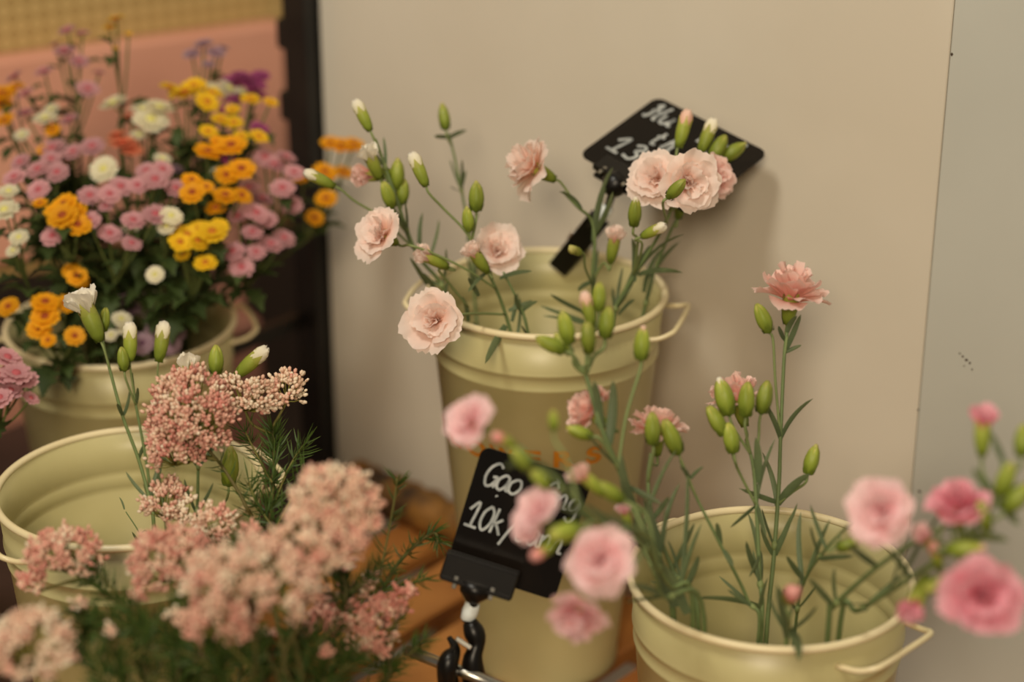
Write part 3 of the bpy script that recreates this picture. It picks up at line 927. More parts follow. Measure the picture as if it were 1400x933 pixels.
spray('slanting carnation stem with one fat green bud at its tip', GC, 'C', (-.03, .0),
      [(1036, 880, 1.01), (1022, 820, 1.0), (985, 745, .99), (952, 680, .985), (930, 630, .98)],
      [('bud', 918, 597, .975, (-.38, .9, .15), 1.35, None, [(952, 680, .985), (930, 630, .98)])],
      [(944, 655, .983, 930, 637, .97, .002), (944, 655, .983, 962, 638, .98, .0018), (985, 745, .99, 980, 715, .98, .0028), (990, 752, .99, 1002, 775, .98, .003)], auto=0, seed=13, r0=.0015)
spray('long leaning carnation stem with a tight cluster of green buds before the tall bucket', GC, 'C', (-.05, -.01),
      [(950, 870, .965), (912, 790, .965), (873, 705, .96), (845, 640, .955), (822, 585, .95), (806, 530, .95), (797, 500, .95)],
      [('bud', 752, 471, .94, (-.88, .42, .1), 1.1, None), ('bud', 774, 448, .945, (-.22, .95, .15), 1.15, 'green'),
       ('bud', 804, 461, .935, (-.08, .92, .35), 1.15, None), ('bud', 819, 406, .95, (.05, 1, .05), 1.0, None), ('bud', 830, 441, .95, (.12, .98, .1), 1.1, None),
       ('tip', 804, 423, .945, (-.22, .95, .15), 1.0, 'pink'), ('bud', 770, 470, .95, (-.6, .75, .1), .9, None),
       ('side', 788, 553, .965, (-.75, .5, .05), .74, 'pink', [(822, 585, .95), (815, 575, .955)]),
       ('side', 822, 535, .975, (.1, .95, -.2), .35, 'pink'),
       ('bud', 792, 591, .94, (-.92, .35, .1), .95, None, [(848, 645, .955), (825, 605, .945)]),
       ('bud', 878, 470, .955, (.08, 1, .05), 1.15, 'pink', [(845, 640, .955), (856, 570, .955), (868, 515, .955)])],
      [(845, 640, .955, 800, 590, .93, .002), (858, 665, .957, 905, 690, .95), (873, 705, .96, 850, 620, .94, .0044), (880, 720, .96, 925, 615, .97, .0022), (912, 790, .965, 868, 700, .94, .0056), (900, 770, .965, 880, 680, .96, .005),
       (822, 585, .95, 812, 520, .94, .0046), (832, 610, .952, 838, 520, .95, .0046), (930, 820, .965, 940, 640, .98, .0024), (925, 830, .965, 960, 715, .97, .003), (905, 790, .95, 870, 730, .93, .006), (925, 830, .95, 885, 745, .93, .0055), (940, 840, .95, 905, 770, .935, .005)], auto=0, seed=14, r0=.0024)
spray('short carnation stem with a ragged pink bloom beside the tall bucket foot', GC, 'C', (-.06, .01),
      [(955, 860, .975), (920, 780, .98), (893, 710, .98), (886, 660, .98), (890, 620, .98)],
      [('side', 899, 566, 1.0, (.0, .96, .1), .80, 'pink'), ('bud', 892, 586, .965, (-.03, 1, .1), 1.15, None, [(886, 660, .98), (890, 620, .97)])],
      [(893, 710, .98, 915, 680, .97), (893, 712, .98, 862, 690, .96), (920, 780, .98, 950, 715, .98, .003), (905, 740, .98, 930, 660, .99, .0022), (935, 810, .98, 955, 760, .97, .003)], auto=0, seed=15)
spray('drooping carnation stem of soft pink blooms hanging before the black price card', GC, 'C', (-.06, -.03),
      [(948, 880, .945), (915, 800, .93), (872, 735, .88), (815, 712, .82), (765, 660, .79), (722, 622, .78), (700, 605, .78)],
      [('bloom', 633, 571, .79, (-.6, .35, .6), .70, 'rose', [(722, 622, .78), (700, 606, .78), (672, 592, .785)]),
       ('tip', 690, 603, .775, (-.75, .4, .5), .75, 'rose', [(730, 630, .78), (710, 615, .778)]),
       ('bud', 712, 628, .77, (-.6, .7, .3), .85, None), ('bud', 738, 655, .775, (-.65, .6, .3), .8, None),
       ('bloom', 730, 693, .775, (-.5, .5, .65), .66, 'rose', [(815, 712, .82), (780, 722, .79), (760, 715, .785)]),
       ('bloom', 716, 716, .78, (-.75, .1, .6), .60, 'rose', [(815, 712, .82), (780, 728, .795), (750, 728, .79)]),
       ('bud', 772, 728, .77, (-.7, -.1, .5), 1.15, None, [(815, 712, .82), (795, 722, .79)]),
       ('tip', 745, 752, .765, (-.75, -.45, .5), .85, 'rose', [(815, 712, .82), (785, 730, .78)]),
       ('bud', 757, 575, .80, (-.05, 1, .1), .62, None, [(790, 690, .80), (775, 630, .80), (764, 600, .80)])],
      [(722, 622, .78, 690, 640, .76, .003), (765, 660, .79, 720, 628, .77, .004), (800, 700, .81, 780, 640, .8, .002), (815, 712, .82, 760, 690, .78, .003), (850, 725, .86, 800, 690, .83, .003)], auto=0, seed=16, r0=.0018)
spray('carnation stem with a wide soft pink bloom facing out and one hanging below it', GC, 'C', (-.05, -.045),
      [(942, 895, .93), (905, 815, .90), (890, 740, .85), (862, 722, .82), (840, 735, .80)],
      [('bloom', 820, 768, .76, (-.08, .0, 1), .80, 'rose', [(890, 740, .85), (860, 722, .82), (835, 745, .80)]),
       ('side', 781, 858, .79, (-.35, -.7, .55), .74, 'rose', [(890, 742, .85), (850, 790, .82), (815, 812, .81)]),
       ('half', 795, 648, .86, (-.7, .65, .2), .85, 'pink', [(900, 770, .87), (880, 700, .87), (840, 675, .865)]),
       ('bud', 833, 672, .865, (-.75, .5, .2), 1.1, None, [(890, 745, .86), (862, 695, .865)]),
       ('half', 853, 698, .93, (-.3, .9, .2), .6, 'rose', [(905, 815, .92), (880, 750, .93)])],
      [(892, 745, .85, 830, 700, .83, .0025), (905, 815, .90, 860, 800, .85, .003)], auto=0, seed=17, r0=.0018)
spray('carnation stem arching out past the handle with deep rose blooms', GC, 'C', (.04, -.03),
      [(1100, 885, .965), (1140, 830, .93), (1200, 775, .88), (1262, 735, .84), (1310, 712, .81), (1335, 690, .80)],
      [('bloom', 1203, 698, .78, (-.35, .2, .9), .82, 'rose', [(1262, 735, .84), (1240, 728, .82), (1222, 715, .80)]),
       ('half', 1262, 732, .80, (-.5, .6, .5), .75, 'rose', [(1310, 712, .81), (1285, 725, .805)]),
       ('side', 1309, 674, .78, (-.15, .85, .5), .74, 'deep', [(1335, 690, .80), (1322, 705, .79)]),
       ('half', 1247, 833, .80, (-.45, -.75, .45), 1.05, 'deep', [(1262, 735, .84), (1285, 760, .82), (1272, 790, .81)]),
       ('bud', 1283, 800, .79, (-.8, -.25, .4), 1.05, None, [(1300, 715, .82), (1310, 775, .80)]),
       ('bud', 1320, 750, .78, (.92, .1, .3), 1.15, 'pink', [(1262, 735, .84), (1285, 755, .80)])],
      [(1262, 735, .84, 1225, 800, .86, .003), (1200, 775, .88, 1160, 745, .85, .003), (1310, 712, .81, 1275, 690, .8, .0035), (1240, 750, .85, 1215, 820, .88, .003), (1140, 830, .93, 1105, 790, .9, .003)], auto=2, seed=18, r0=.0021)
spray('carnation stem with one rosy half-open bud on top and a broad rose bloom low down', GC, 'C', (.05, -.02),
      [(1120, 890, .96), (1175, 835, .92), (1245, 790, .86), (1320, 735, .80), (1362, 680, .785), (1372, 630, .78)],
      [('half', 1344, 573, .80, (.02, 1, .05), .95, 'deep', [(1362, 680, .785), (1345, 650, .79), (1338, 630, .795)]),
       ('bloom', 1350, 818, .735, (.1, .0, 1), .98, 'deep', [(1320, 735, .80), (1350, 770, .79), (1352, 800, .78)]),
       ('bud', 1398, 602, .79, (.1, 1, 0), 1.0, None), ('bud', 1375, 655, .775, (.3, .9, .2), 1.1, None), ('bud', 1392, 680, .77, (.6, .7, .2), 1.1, 'rose'),
       ('bud', 1345, 705, .775, (-.3, .85, .3), 1.0, None), ('tip', 1280, 760, .80, (-.3, .7, .4), .8, 'rose')],
      [(1362, 680, .785, 1330, 640, .78, .0035), (1362, 680, .785, 1395, 720, .77, .004), (1320, 735, .80, 1380, 740, .77, .004), (1372, 630, .78, 1355, 590, .79, .003), (1245, 790, .86, 1215, 750, .84, .003), (1320, 735, .80, 1290, 690, .79, .003), (1340, 710, .79, 1400, 660, .77, .004)], auto=2, seed=19, r0=.0021)
spray('short carnation stem with a round closed pink bud inside the bucket front', GC, 'C', (.01, -.05),
      [(1075, 905, .955), (1078, 870, .93), (1080, 845, .88)],
      [('tip', 1081, 815, .855, (.03, .35, .94), 1.25, 'rose', [(1078, 870, .93), (1080, 848, .88)])],
      [(1078, 872, .925, 1062, 800, .90, .005), (1080, 862, .91, 1092, 905, .86, .004), (1080, 850, .9, 1100, 775, .92, .003)], auto=0, seed=20)
spray('slim leafy carnation shoot with small buds lying along the bucket interior', GC, 'C', (.02, .03),
      [(1085, 880, 1.03), (1098, 800, 1.0), (1130, 750, .95), (1165, 715, .93)],
      [('bud', 1180, 703, .92, (.7, .6, .2), .8, None), ('bud', 1160, 745, .9, (.85, .3, .2), .8, None)],
      [(1098, 800, 1.0, 1095, 700, 1.02), (1105, 785, .99, 1135, 710, .98), (1130, 750, .95, 1108, 690, .98), (1100, 795, 1.0, 1075, 760, .98), (1120, 765, .96, 1165, 760, .93)], auto=2, seed=21, r0=.0014)

GA = 'white carnations in the nearly empty bucket'
spray('carnation stem topped by an opening white bloom above the nearly empty bucket', GA, 'A', (.01, .02),
      [(212, 740, 1.12), (206, 690, 1.12), (190, 630, 1.12), (168, 570, 1.115), (150, 505, 1.11), (140, 465, 1.105)],
      [('half', 115, 415, 1.10, (-.38, .92, .1), 1.35, 'white', [(150, 505, 1.11), (140, 468, 1.105)]), ('bud', 143, 437, 1.115, (.1, .97, 0), .95, None)],
      [(168, 570, 1.115, 160, 552, 1.10, .002), (168, 570, 1.115, 178, 530, 1.13, .0018), (190, 630, 1.12, 206, 600, 1.13), (203, 680, 1.12, 225, 610, 1.14, .0022)], auto=0, seed=31, r0=.0017)
spray('thin carnation stem with a white-tipped bud and a smaller green one', GA, 'A', (.012, .025),
      [(212, 735, 1.13), (208, 690, 1.13), (198, 620, 1.125), (186, 555, 1.12), (180, 510, 1.115)],
      [('tip', 178, 468, 1.11, (.0, 1, .05), 1.25, 'white', [(186, 555, 1.12), (180, 512, 1.115)]), ('bud', 168, 491, 1.105, (-.12, .97, .1), .95, None, [(186, 555, 1.12), (172, 515, 1.11)])],
      [(186, 555, 1.12, 188, 530, 1.11, .002)], auto=0, seed=32, r0=.0015)
spray('carnation stem with one white-tipped bud between the rice flower and its neighbour', GA, 'A', (.02, .025),
      [(228, 735, 1.14), (222, 690, 1.14), (216, 620, 1.14), (216, 540, 1.13)],
      [('tip', 221, 468, 1.125, (.15, .98, .05), 1.3, 'white', [(216, 540, 1.13), (216, 505, 1.128)])],
      [(216, 620, 1.14, 240, 640, 1.12)], auto=0, seed=33, r0=.0013)
spray('carnation stem with white bloom and green buds mostly hidden behind the rice flower', GA, 'A', (.03, .03),
      [(268, 735, 1.13), (270, 690, 1.13), (272, 620, 1.12), (278, 560, 1.12)],
      [('half', 256, 497, 1.10, (-.1, .98, .1), 1.0, 'white'), ('bud', 295, 492, 1.11, (.0, 1, 0), 1.15, None), 
       ('tip', 344, 495, 1.10, (.72, .65, .1), 1.35, 'white', [(278, 570, 1.12), (305, 530, 1.11), (325, 512, 1.105)]),
       ('bud', 314, 638, 1.08, (.08, .97, .2), 1.5, 'green', [(275, 720, 1.12), (305, 690, 1.10), (312, 665, 1.09)])],
      [], auto=2, seed=34, r0=.0016)
spray('single narrow green shoot leaning inside the nearly empty bucket', GA, 'A', (.0, .0),
      [(205, 760, 1.08), (190, 728, 1.08), (172, 700, 1.08), (164, 683, 1.08)], [], [(170, 697, 1.08, 163, 680, 1.08, .001)], auto=0, seed=35, r0=.0007)

# ------------------------------------------------------------------ chrysanthemums
def mum_mesh(col, npet=15, rings=2, seed=1, cup=.12):
    r = random.Random(seed)
    m = MB()
    for q in range(rings):
        R = 1.0 - .22 * q
        for k in range(npet):
            a = 2 * math.pi * (k + .5 * q) / npet + r.uniform(-.06, .06)
            w = 1.25 * math.pi / npet * R * .75
            lift = (cup + .22 * q) + r.uniform(-.12, .12)
            e = Vector((math.cos(a), math.sin(a), 0)); s = Vector((-math.sin(a), math.cos(a), 0))
            vs = []; at = []
            for (f, ww) in ((.18, .5), (.5, .95), (.82, 1.0), (1.0, .45)):
                p = e * (R * f * math.cos(lift)) + Vector((0, 0, R * f * math.sin(lift) * (1 - .25 * f) + .06 * q))
                vs += [p - s * w * ww, p + s * w * ww]; at += [f if q == 0 else f * .9] * 2
            m.add(vs, [(0, 1, 3, 2), (2, 3, 5, 4), (4, 5, 7, 6)], at)
    me = m.mesh('flower_head'); me.materials.append(MUM[col])
    c = MB(); c.lathe([(.001, .27), (.14, .26), (.26, .2), (.31, .08), (.2, -.05), (.1, -.2), (.06, -.4), (.001, -.4)], 8)
    mc = c.mesh('centre'); mc.materials.append(MUMC[col])
    return me, mc
MUMM = {}
for col in MUM:
    MUMM[col] = [mum_mesh(col, 13 if col != 'white' else 17, 2, s + 3) for s in range(2)]
def mumleaf_mesh(seed):
    r = random.Random(seed)
    m = MB(); L = 1.0
    outl = [(0, .03), (.15, .05), (.28, .22), (.36, .12), (.5, .33), (.58, .16), (.72, .30), (.80, .14), (1.0, .02)]
    vs = []; fs = []; at = []
    for (t, w) in outl:
        z = .18 * math.sin(t * 2.4) - .25 * t * t
        vs += [Vector((t, -w, z + .3 * w)), Vector((t, 0, z)), Vector((t, w * r.uniform(.8, 1.1), z + .3 * w))]; at += [t] * 3
    for i in range(len(outl) - 1):
        o = i * 3; fs += [(o, o + 1, o + 4, o + 3), (o + 1, o + 2, o + 5, o + 4)]
    m.add(vs, fs, at)
    me = m.mesh('leaf'); me.materials.append(M_mumleaf); return me
MUMLEAF = [mumleaf_mesh(s) for s in range(3)]

def mum(label, group, col, blooms, bk='D', size=.0102, nleaf=15, seed=1, jit=.02, leaf_lo=.0):
    """blooms: (u, v, z[, size factor])"""
    r = random.Random(seed * 7 + 1)
    c, H = BK[bk]
    P = [px(b[0], b[1], zc(b[2], bk)) for b in blooms]
    cen = sum(P, Vector()) / len(P)
    dirh = Vector((cen.x - c.x, cen.y - c.y, 0))
    rr = min(dirh.length, .085); dn = dirh.normalized() if dirh.length > 1e-4 else Vector((1, 0, 0))
    base = Vector((c.x, c.y, TABLE + .012)) + dn * min(rr, .045) + Vector((r.uniform(-.015, .015), r.uniform(-.015, .015), 0))
    t = thing('chrysanthemum_stem', label, 'flower', base, group)
    rimp = Vector((c.x, c.y, TABLE + H)) + dn * rr * .75
    low = cen - Vector((0, 0, .035 + .02 * min(len(P), 4) / 4)) - dn * .01
    if low.z < rimp.z + .01: low.z = rimp.z + .01
    main = catmull([base, rimp, rimp.lerp(low, .6) + Vector((r.uniform(-.008, .008), r.uniform(-.008, .008), 0)), low], 6)
    m = MB(); m.tube(main, [.0022 - .0008 * i / len(main) for i in range(len(main))], 6, attr=.3)
    for b, p in zip(blooms, P):
        out = (p - low).normalized()
        ax = (Vector((0, 0, .75)) + out * .6 + dn * .25 - FWD * .55 + Vector((r.uniform(-.45, .45), r.uniform(-.3, .3), r.uniform(-.2, .3)))).normalized()
        s = size * (b[3] if len(b) > 3 else 1.0) * r.uniform(.88, 1.12)
        me, mc = MUMM[col][r.randrange(2)]
        Mx = Matrix.Translation(p) @ frame_from(ax, r.uniform(0, 6)) @ Matrix.Scale(s, 4)
        h = inst('flower_head', me, Mx, t)
        inst('centre', mc, Matrix.Identity(4), h, local=True)
        st = main[-1 - r.randrange(3)]
        m.tube(catmull([st, st.lerp(p, .55) + Vector((0, 0, -.004)), p - ax * s * .35], 4), .0010, 5, attr=.8)
    part('stalk', m, M_mumstem, t)
    n = len(main)
    i0 = 6
    for k in range(nleaf):
        i = max(i0 + 2 + int((n - i0) * leaf_lo), n - 1 - int(abs(r.gauss(0, 1)) * 5))
        p = main[i] + (main[min(i + 1, n - 1)] - main[i]) * r.random()
        twig = k % 3 == 0
        if twig: p = low.lerp(P[r.randrange(len(P))], r.uniform(.3, .85))
        az = r.uniform(0, 6.28)
        d = Vector((math.cos(az), math.sin(az), r.uniform(-.1, .7))).normalized()
        if d.dot(FWD) > .5: d = -d
        x = d; z = (Z3 - x * x.z).normalized(); y = z.cross(x)
        R3 = Matrix((x, y, z)).transposed().to_4x4()
        inst('leaf', MUMLEAF[r.randrange(3)], Matrix.Translation(p) @ R3 @ Matrix.Scale(r.uniform(.016, .028) if twig else r.uniform(.024, .040), 4), t)
    return t

GM = 'mixed chrysanthemums in the bucket before the pink stand'
mum('tall pale pink chrysanthemum spray standing against the cane panel', GM, 'pink', [(92, 42, 1.45), (112, 46, 1.46, .8), (88, 70, 1.44), (108, 84, 1.44), (75, 60, 1.46, .7)], seed=1)
mum('pale pink chrysanthemum spray before the pink stand, below the tall pale spray', GM, 'pink', [(120, 122, 1.42, 1.1), (60, 98, 1.44), (35, 128, 1.42), (20, 105, 1.44), (135, 100, 1.45, .8)], seed=2)
mum('pink chrysanthemum spray with round blooms beside the half-hidden white ones', GM, 'pink', [(28, 222, 1.33), (52, 232, 1.32, 1.1), (78, 236, 1.32, 1.1), (20, 243, 1.31), (53, 260, 1.31), (70, 218, 1.34)], seed=3)
mum('pink chrysanthemum spray with flat blooms seen edge on', GM, 'pink', [(72, 204, 1.38, 1.2), (100, 208, 1.37, 1.1), (126, 201, 1.37, 1.2), (95, 164, 1.40), (35, 155, 1.42)], seed=4)
mum('pink chrysanthemum spray of many blooms in the bouquet centre', GM, 'pink', [(165, 256, 1.31, 1.15), (212, 246, 1.31, 1.2), (222, 232, 1.32, 1.1), (188, 254, 1.31), (150, 266, 1.3, 1.1), (123, 268, 1.3, 1.2), (240, 258, 1.32), (200, 234, 1.33)], seed=5)
mum('small pink chrysanthemum spray low among dark leaves', GM, 'pink', [(182, 302, 1.3, 1.1), (213, 294, 1.3, 1.2), (180, 333, 1.29), (122, 302, 1.29, 1.1), (150, 320, 1.3), (72, 323, 1.29), (145, 282, 1.3, .8)], seed=6)
mum('pink chrysanthemum spray fanned out toward the rack post', GM, 'pink', [(375, 226, 1.38, 1.3), (391, 215, 1.38, 1.1), (402, 236, 1.37, 1.1), (362, 216, 1.39, 1.1), (386, 258, 1.36, 1.2), (398, 280, 1.37)], seed=7)
mum('pink chrysanthemum spray drooping over the pink ledge', GM, 'pink', [(350, 292, 1.34, 1.2), (318, 345, 1.33, 1.2), (330, 366, 1.33, 1.1), (370, 335, 1.35, 1.1), (388, 326, 1.36), (364, 300, 1.35, 1.2), (345, 318, 1.34), (350, 345, 1.34), (325, 296, 1.34), (340, 258, 1.37), (358, 272, 1.37)], seed=8)
mum('golden yellow chrysanthemum spray beneath the purple one', GM, 'yellow', [(253, 128, 1.40, 1.5), (283, 140, 1.39, 1.3), (232, 120, 1.41), (265, 118, 1.41, 1.1), (290, 128, 1.41)], seed=9)
mum('orange-yellow chrysanthemum spray in the thick of the bouquet', GM, 'orange', [(284, 208, 1.34, 1.4), (316, 200, 1.34, 1.4), (330, 232, 1.33, 1.3), (310, 240, 1.33, 1.3), (300, 195, 1.35)], seed=10)
mum('orange chrysanthemum spray at the bouquet heart over green leaves', GM, 'orange', [(263, 264, 1.31, 1.3), (262, 247, 1.32, 1.1), (308, 268, 1.32, 1.1), (282, 256, 1.32, .8), (330, 268, 1.33, 1.1), (295, 285, 1.33)], seed=11)
mum('amber chrysanthemum spray between pink sprays near the pale button blooms', GM, 'orange', [(86, 296, 1.28, 1.3), (106, 308, 1.28, 1.2), (88, 280, 1.29, 1.2), (75, 290, 1.29), (104, 290, 1.29), (55, 278, 1.3, .8)], seed=12)
mum('orange chrysanthemum spray lowest in the bouquet just above the bucket rim', GM, 'orange', [(62, 414, 1.29, 1.2), (62, 434, 1.285, 1.2), (54, 449, 1.285, 1.1), (90, 416, 1.3), (102, 460, 1.28), (66, 466, 1.28, .7), (12, 420, 1.3)], seed=13)
mum('bright yellow chrysanthemum spray with loose petals low on the bouquet', GM, 'yellow', [(256, 322, 1.31, 1.1), (290, 318, 1.31, 1.3), (272, 314, 1.32, 1.1), (300, 310, 1.32), (246, 332, 1.3), (281, 360, 1.31), (270, 330, 1.31, 1.2), (250, 348, 1.31, .8)], seed=14)
mum('orange chrysanthemum spray leaning past the table end', GM, 'orange', [(4, 128, 1.42, 1.2), (6, 165, 1.40), (2, 145, 1.42, 1.2), (72, 178, 1.40, .8), (20, 120, 1.43)], seed=15)
mum('orange chrysanthemum spray reaching behind the rack post toward the white wall', GM, 'orange', [(468, 200, 1.46, 1.2), (484, 198, 1.46, 1.1), (444, 236, 1.45, 1.1), (470, 236, 1.46), (446, 302 - 30, 1.44), (430, 298, 1.43), (412, 244, 1.43, .9), (452, 196, 1.46)], seed=16, nleaf=11)
mum('rusty orange chrysanthemum spray sunk in dark leaves', GM, 'orange', [(105, 378, 1.30, .9), (97, 370, 1.31, .8), (112, 385, 1.31, .7), (60, 205, 1.38, .7)], seed=17)
mum('single yellow chrysanthemum on a tall thin stem before the pink stand', GM, 'yellow', [(158, 26, 1.42), (150, 38, 1.42, .9), (176, 46, 1.43, .4), (158, 66, 1.42, .4)], seed=18, nleaf=4)
mum('small-flowered yellow chrysanthemum spray beside the purple blooms', GM, 'yellow', [(302, 164, 1.38, .9), (320, 168, 1.38, .9), (330, 186, 1.37, .8), (354, 187, 1.38, .9), (342, 136, 1.41, .9), (285, 180, 1.37, .9), (318, 150, 1.4, .7), (370, 140, 1.41, .8)], seed=19)
mum('large white chrysanthemum blooms between yellow and pink sprays', GM, 'white', [(206, 165, 1.40, 1.7), (218, 148, 1.41, 1.5), (195, 150, 1.41, 1.2), (190, 185, 1.4, .9)], seed=20)
mum('white chrysanthemum spray tucked behind the golden blooms', GM, 'white', [(292, 124, 1.42, 1.6), (314, 122, 1.43, 1.4), (155, 142, 1.43, 1.5), (332, 128, 1.43, .9)], seed=21)
mum('creamy white button chrysanthemum spray beside pale pink blooms', GM, 'white', [(62, 162, 1.40, 1.1), (30, 185, 1.4, .8), (142, 232, 1.36, 1.3), (70, 150, 1.41, .9)], seed=22)
mum('small white chrysanthemum spray at the bouquet edge over dark leaves', GM, 'white', [(6, 288, 1.28, 1.4), (26, 325, 1.28, 1.0), (18, 343, 1.28, .8), (12, 262, 1.29, .9)], seed=23)
mum('cream chrysanthemum spray in the middle of the low blooms', GM, 'white', [(234, 296, 1.3, 1.1), (228, 310, 1.3, .9), (212, 376, 1.30, .9), (222, 218, 1.36, .9)], seed=24)
mum('small white button chrysanthemums just above the bucket rim', GM, 'white', [(166, 437, 1.31, .9), (152, 459, 1.30, .7), (172, 450, 1.31, .8)], seed=25, nleaf=4)
mum('deep purple chrysanthemum spray above the golden ones', GM, 'purple', [(322, 136, 1.42, 1.2), (332, 106, 1.43, 1.2), (346, 116, 1.43, 1.2), (352, 130, 1.43, 1.0), (318, 112, 1.44), (356, 104, 1.44), (355, 176, 1.40, .9), (312, 218, 1.37, .8), (308, 152, 1.41, .8)], seed=26)
mum('salmon chrysanthemum spray glimpsed behind the pink ones', GM, 'salmon', [(168, 196, 1.39, 1.3), (160, 185, 1.4), (180, 205, 1.39), (180, 160, 1.42, .9)], seed=27, nleaf=4)
mum('tall leafy chrysanthemum spray of faded pale blooms before the pink stand', GM, 'lilac', [(278, 60, 1.46, .9), (295, 72, 1.46), (262, 74, 1.46, .9), (285, 88, 1.45, .7), (305, 66, 1.47, .7)], seed=28, nleaf=12, leaf_lo=.4)
mum('dusky lilac chrysanthemum spray sunk inside the bucket', GM, 'lilac', [(180, 424, 1.38), (205, 430, 1.38), (170, 412, 1.39), (232, 470, 1.34), (215, 450, 1.35), (195, 470, 1.34), (240, 455, 1.36), (198, 408, 1.39)], seed=29, nleaf=3)
# leafy stems filling the dark heart of the bouquet
HID = ['pink one behind the small white spray', 'white one behind the amber spray', 'orange one behind the round pink blooms', 'lilac one behind the flat pink blooms', 'pink one behind the creamy buttons',
       'white one behind the central pink spray', 'orange one under the large white blooms', 'lilac one behind the bright yellow spray', 'pink one under the orange-yellow spray', 'white one behind the drooping pink spray']
for k in range(10):
    r = random.Random(100 + k)
    u = 30 + k * 30
    mum('leafy chrysanthemum stem with one small faded bloom, the ' + HID[k], GM, ['pink', 'white', 'orange', 'lilac'][k % 4],
        [(u, r.uniform(200, 330), r.uniform(1.37, 1.46), .8)], seed=60 + k, nleaf=26)
GF = 'pink chrysanthemums at the table end'
mum('pink chrysanthemum spray spilling low over the edge of the bucket at the table end', GF, 'pink', [(10, 490, 1.17, 1.25), (22, 512, 1.16, 1.2), (2, 515, 1.16, 1.1), (35, 520, 1.17, 1.1), (14, 535, 1.16), (42, 545, 1.17, .8), (0, 545, 1.15, 1.1), (-25, 500, 1.16), (-40, 530, 1.15)], bk='F', seed=40, nleaf=6)
mum('pink chrysanthemum spray drooping with wilted leaves at the table end', GF, 'pink', [(-60, 480, 1.2), (-50, 505, 1.18), (-80, 520, 1.18), (-30, 470, 1.2)], bk='F', seed=41, nleaf=10)

# ------------------------------------------------------------------ rice flowers
def ico_bud():
    t = (1 + 5 ** .5) / 2
    v = [(-1, t, 0), (1, t, 0), (-1, -t, 0), (1, -t, 0), (0, -1, t), (0, 1, t), (0, -1, -t), (0, 1, -t), (t, 0, -1), (t, 0, 1), (-t, 0, -1), (-t, 0, 1)]
    f = [(0, 11, 5), (0, 5, 1), (0, 1, 7), (0, 7, 10), (0, 10, 11), (1, 5, 9), (5, 11, 4), (11, 10, 2), (10, 7, 6), (7, 1, 8), (3, 9, 4), (3, 4, 2), (3, 2, 6), (3, 6, 8), (3, 8, 9), (4, 9, 5), (2, 4, 11), (6, 2, 10), (8, 6, 7), (9, 8, 1)]
    return [Vector(p).normalized() for p in v], f
ICV, ICF = ico_bud()

def needles(m, path, n, L, rnd, lo=0.0, spread=.9, w=.0006):
    N = len(path)
    for k in range(n):
        q = (lo + (1 - lo) * rnd.random()) * (N - 1.001)
        i = int(q); p = path[i].lerp(path[i + 1], q - i)
        d = (path[i + 1] - path[i]).normalized()
        o = Quaternion(d, rnd.uniform(0, 6.28)) @ d.orthogonal().normalized()
        l = L * rnd.uniform(.6, 1.15)
        e = (o * spread + d * rnd.uniform(.4, 1.0)).normalized()
        tip = p + e * l + d * l * .15
        mid = p + e * l * .5
        s = e.cross(Vector((rnd.uniform(-1, 1), rnd.uniform(-1, 1), rnd.uniform(-1, 1)))).normalized() * w
        m.add([p - s * .6, p + s * .6, mid + s, mid - s, tip], [(0, 1, 2, 3), (3, 2, 4)], [0, 0, .5, .5, 1])

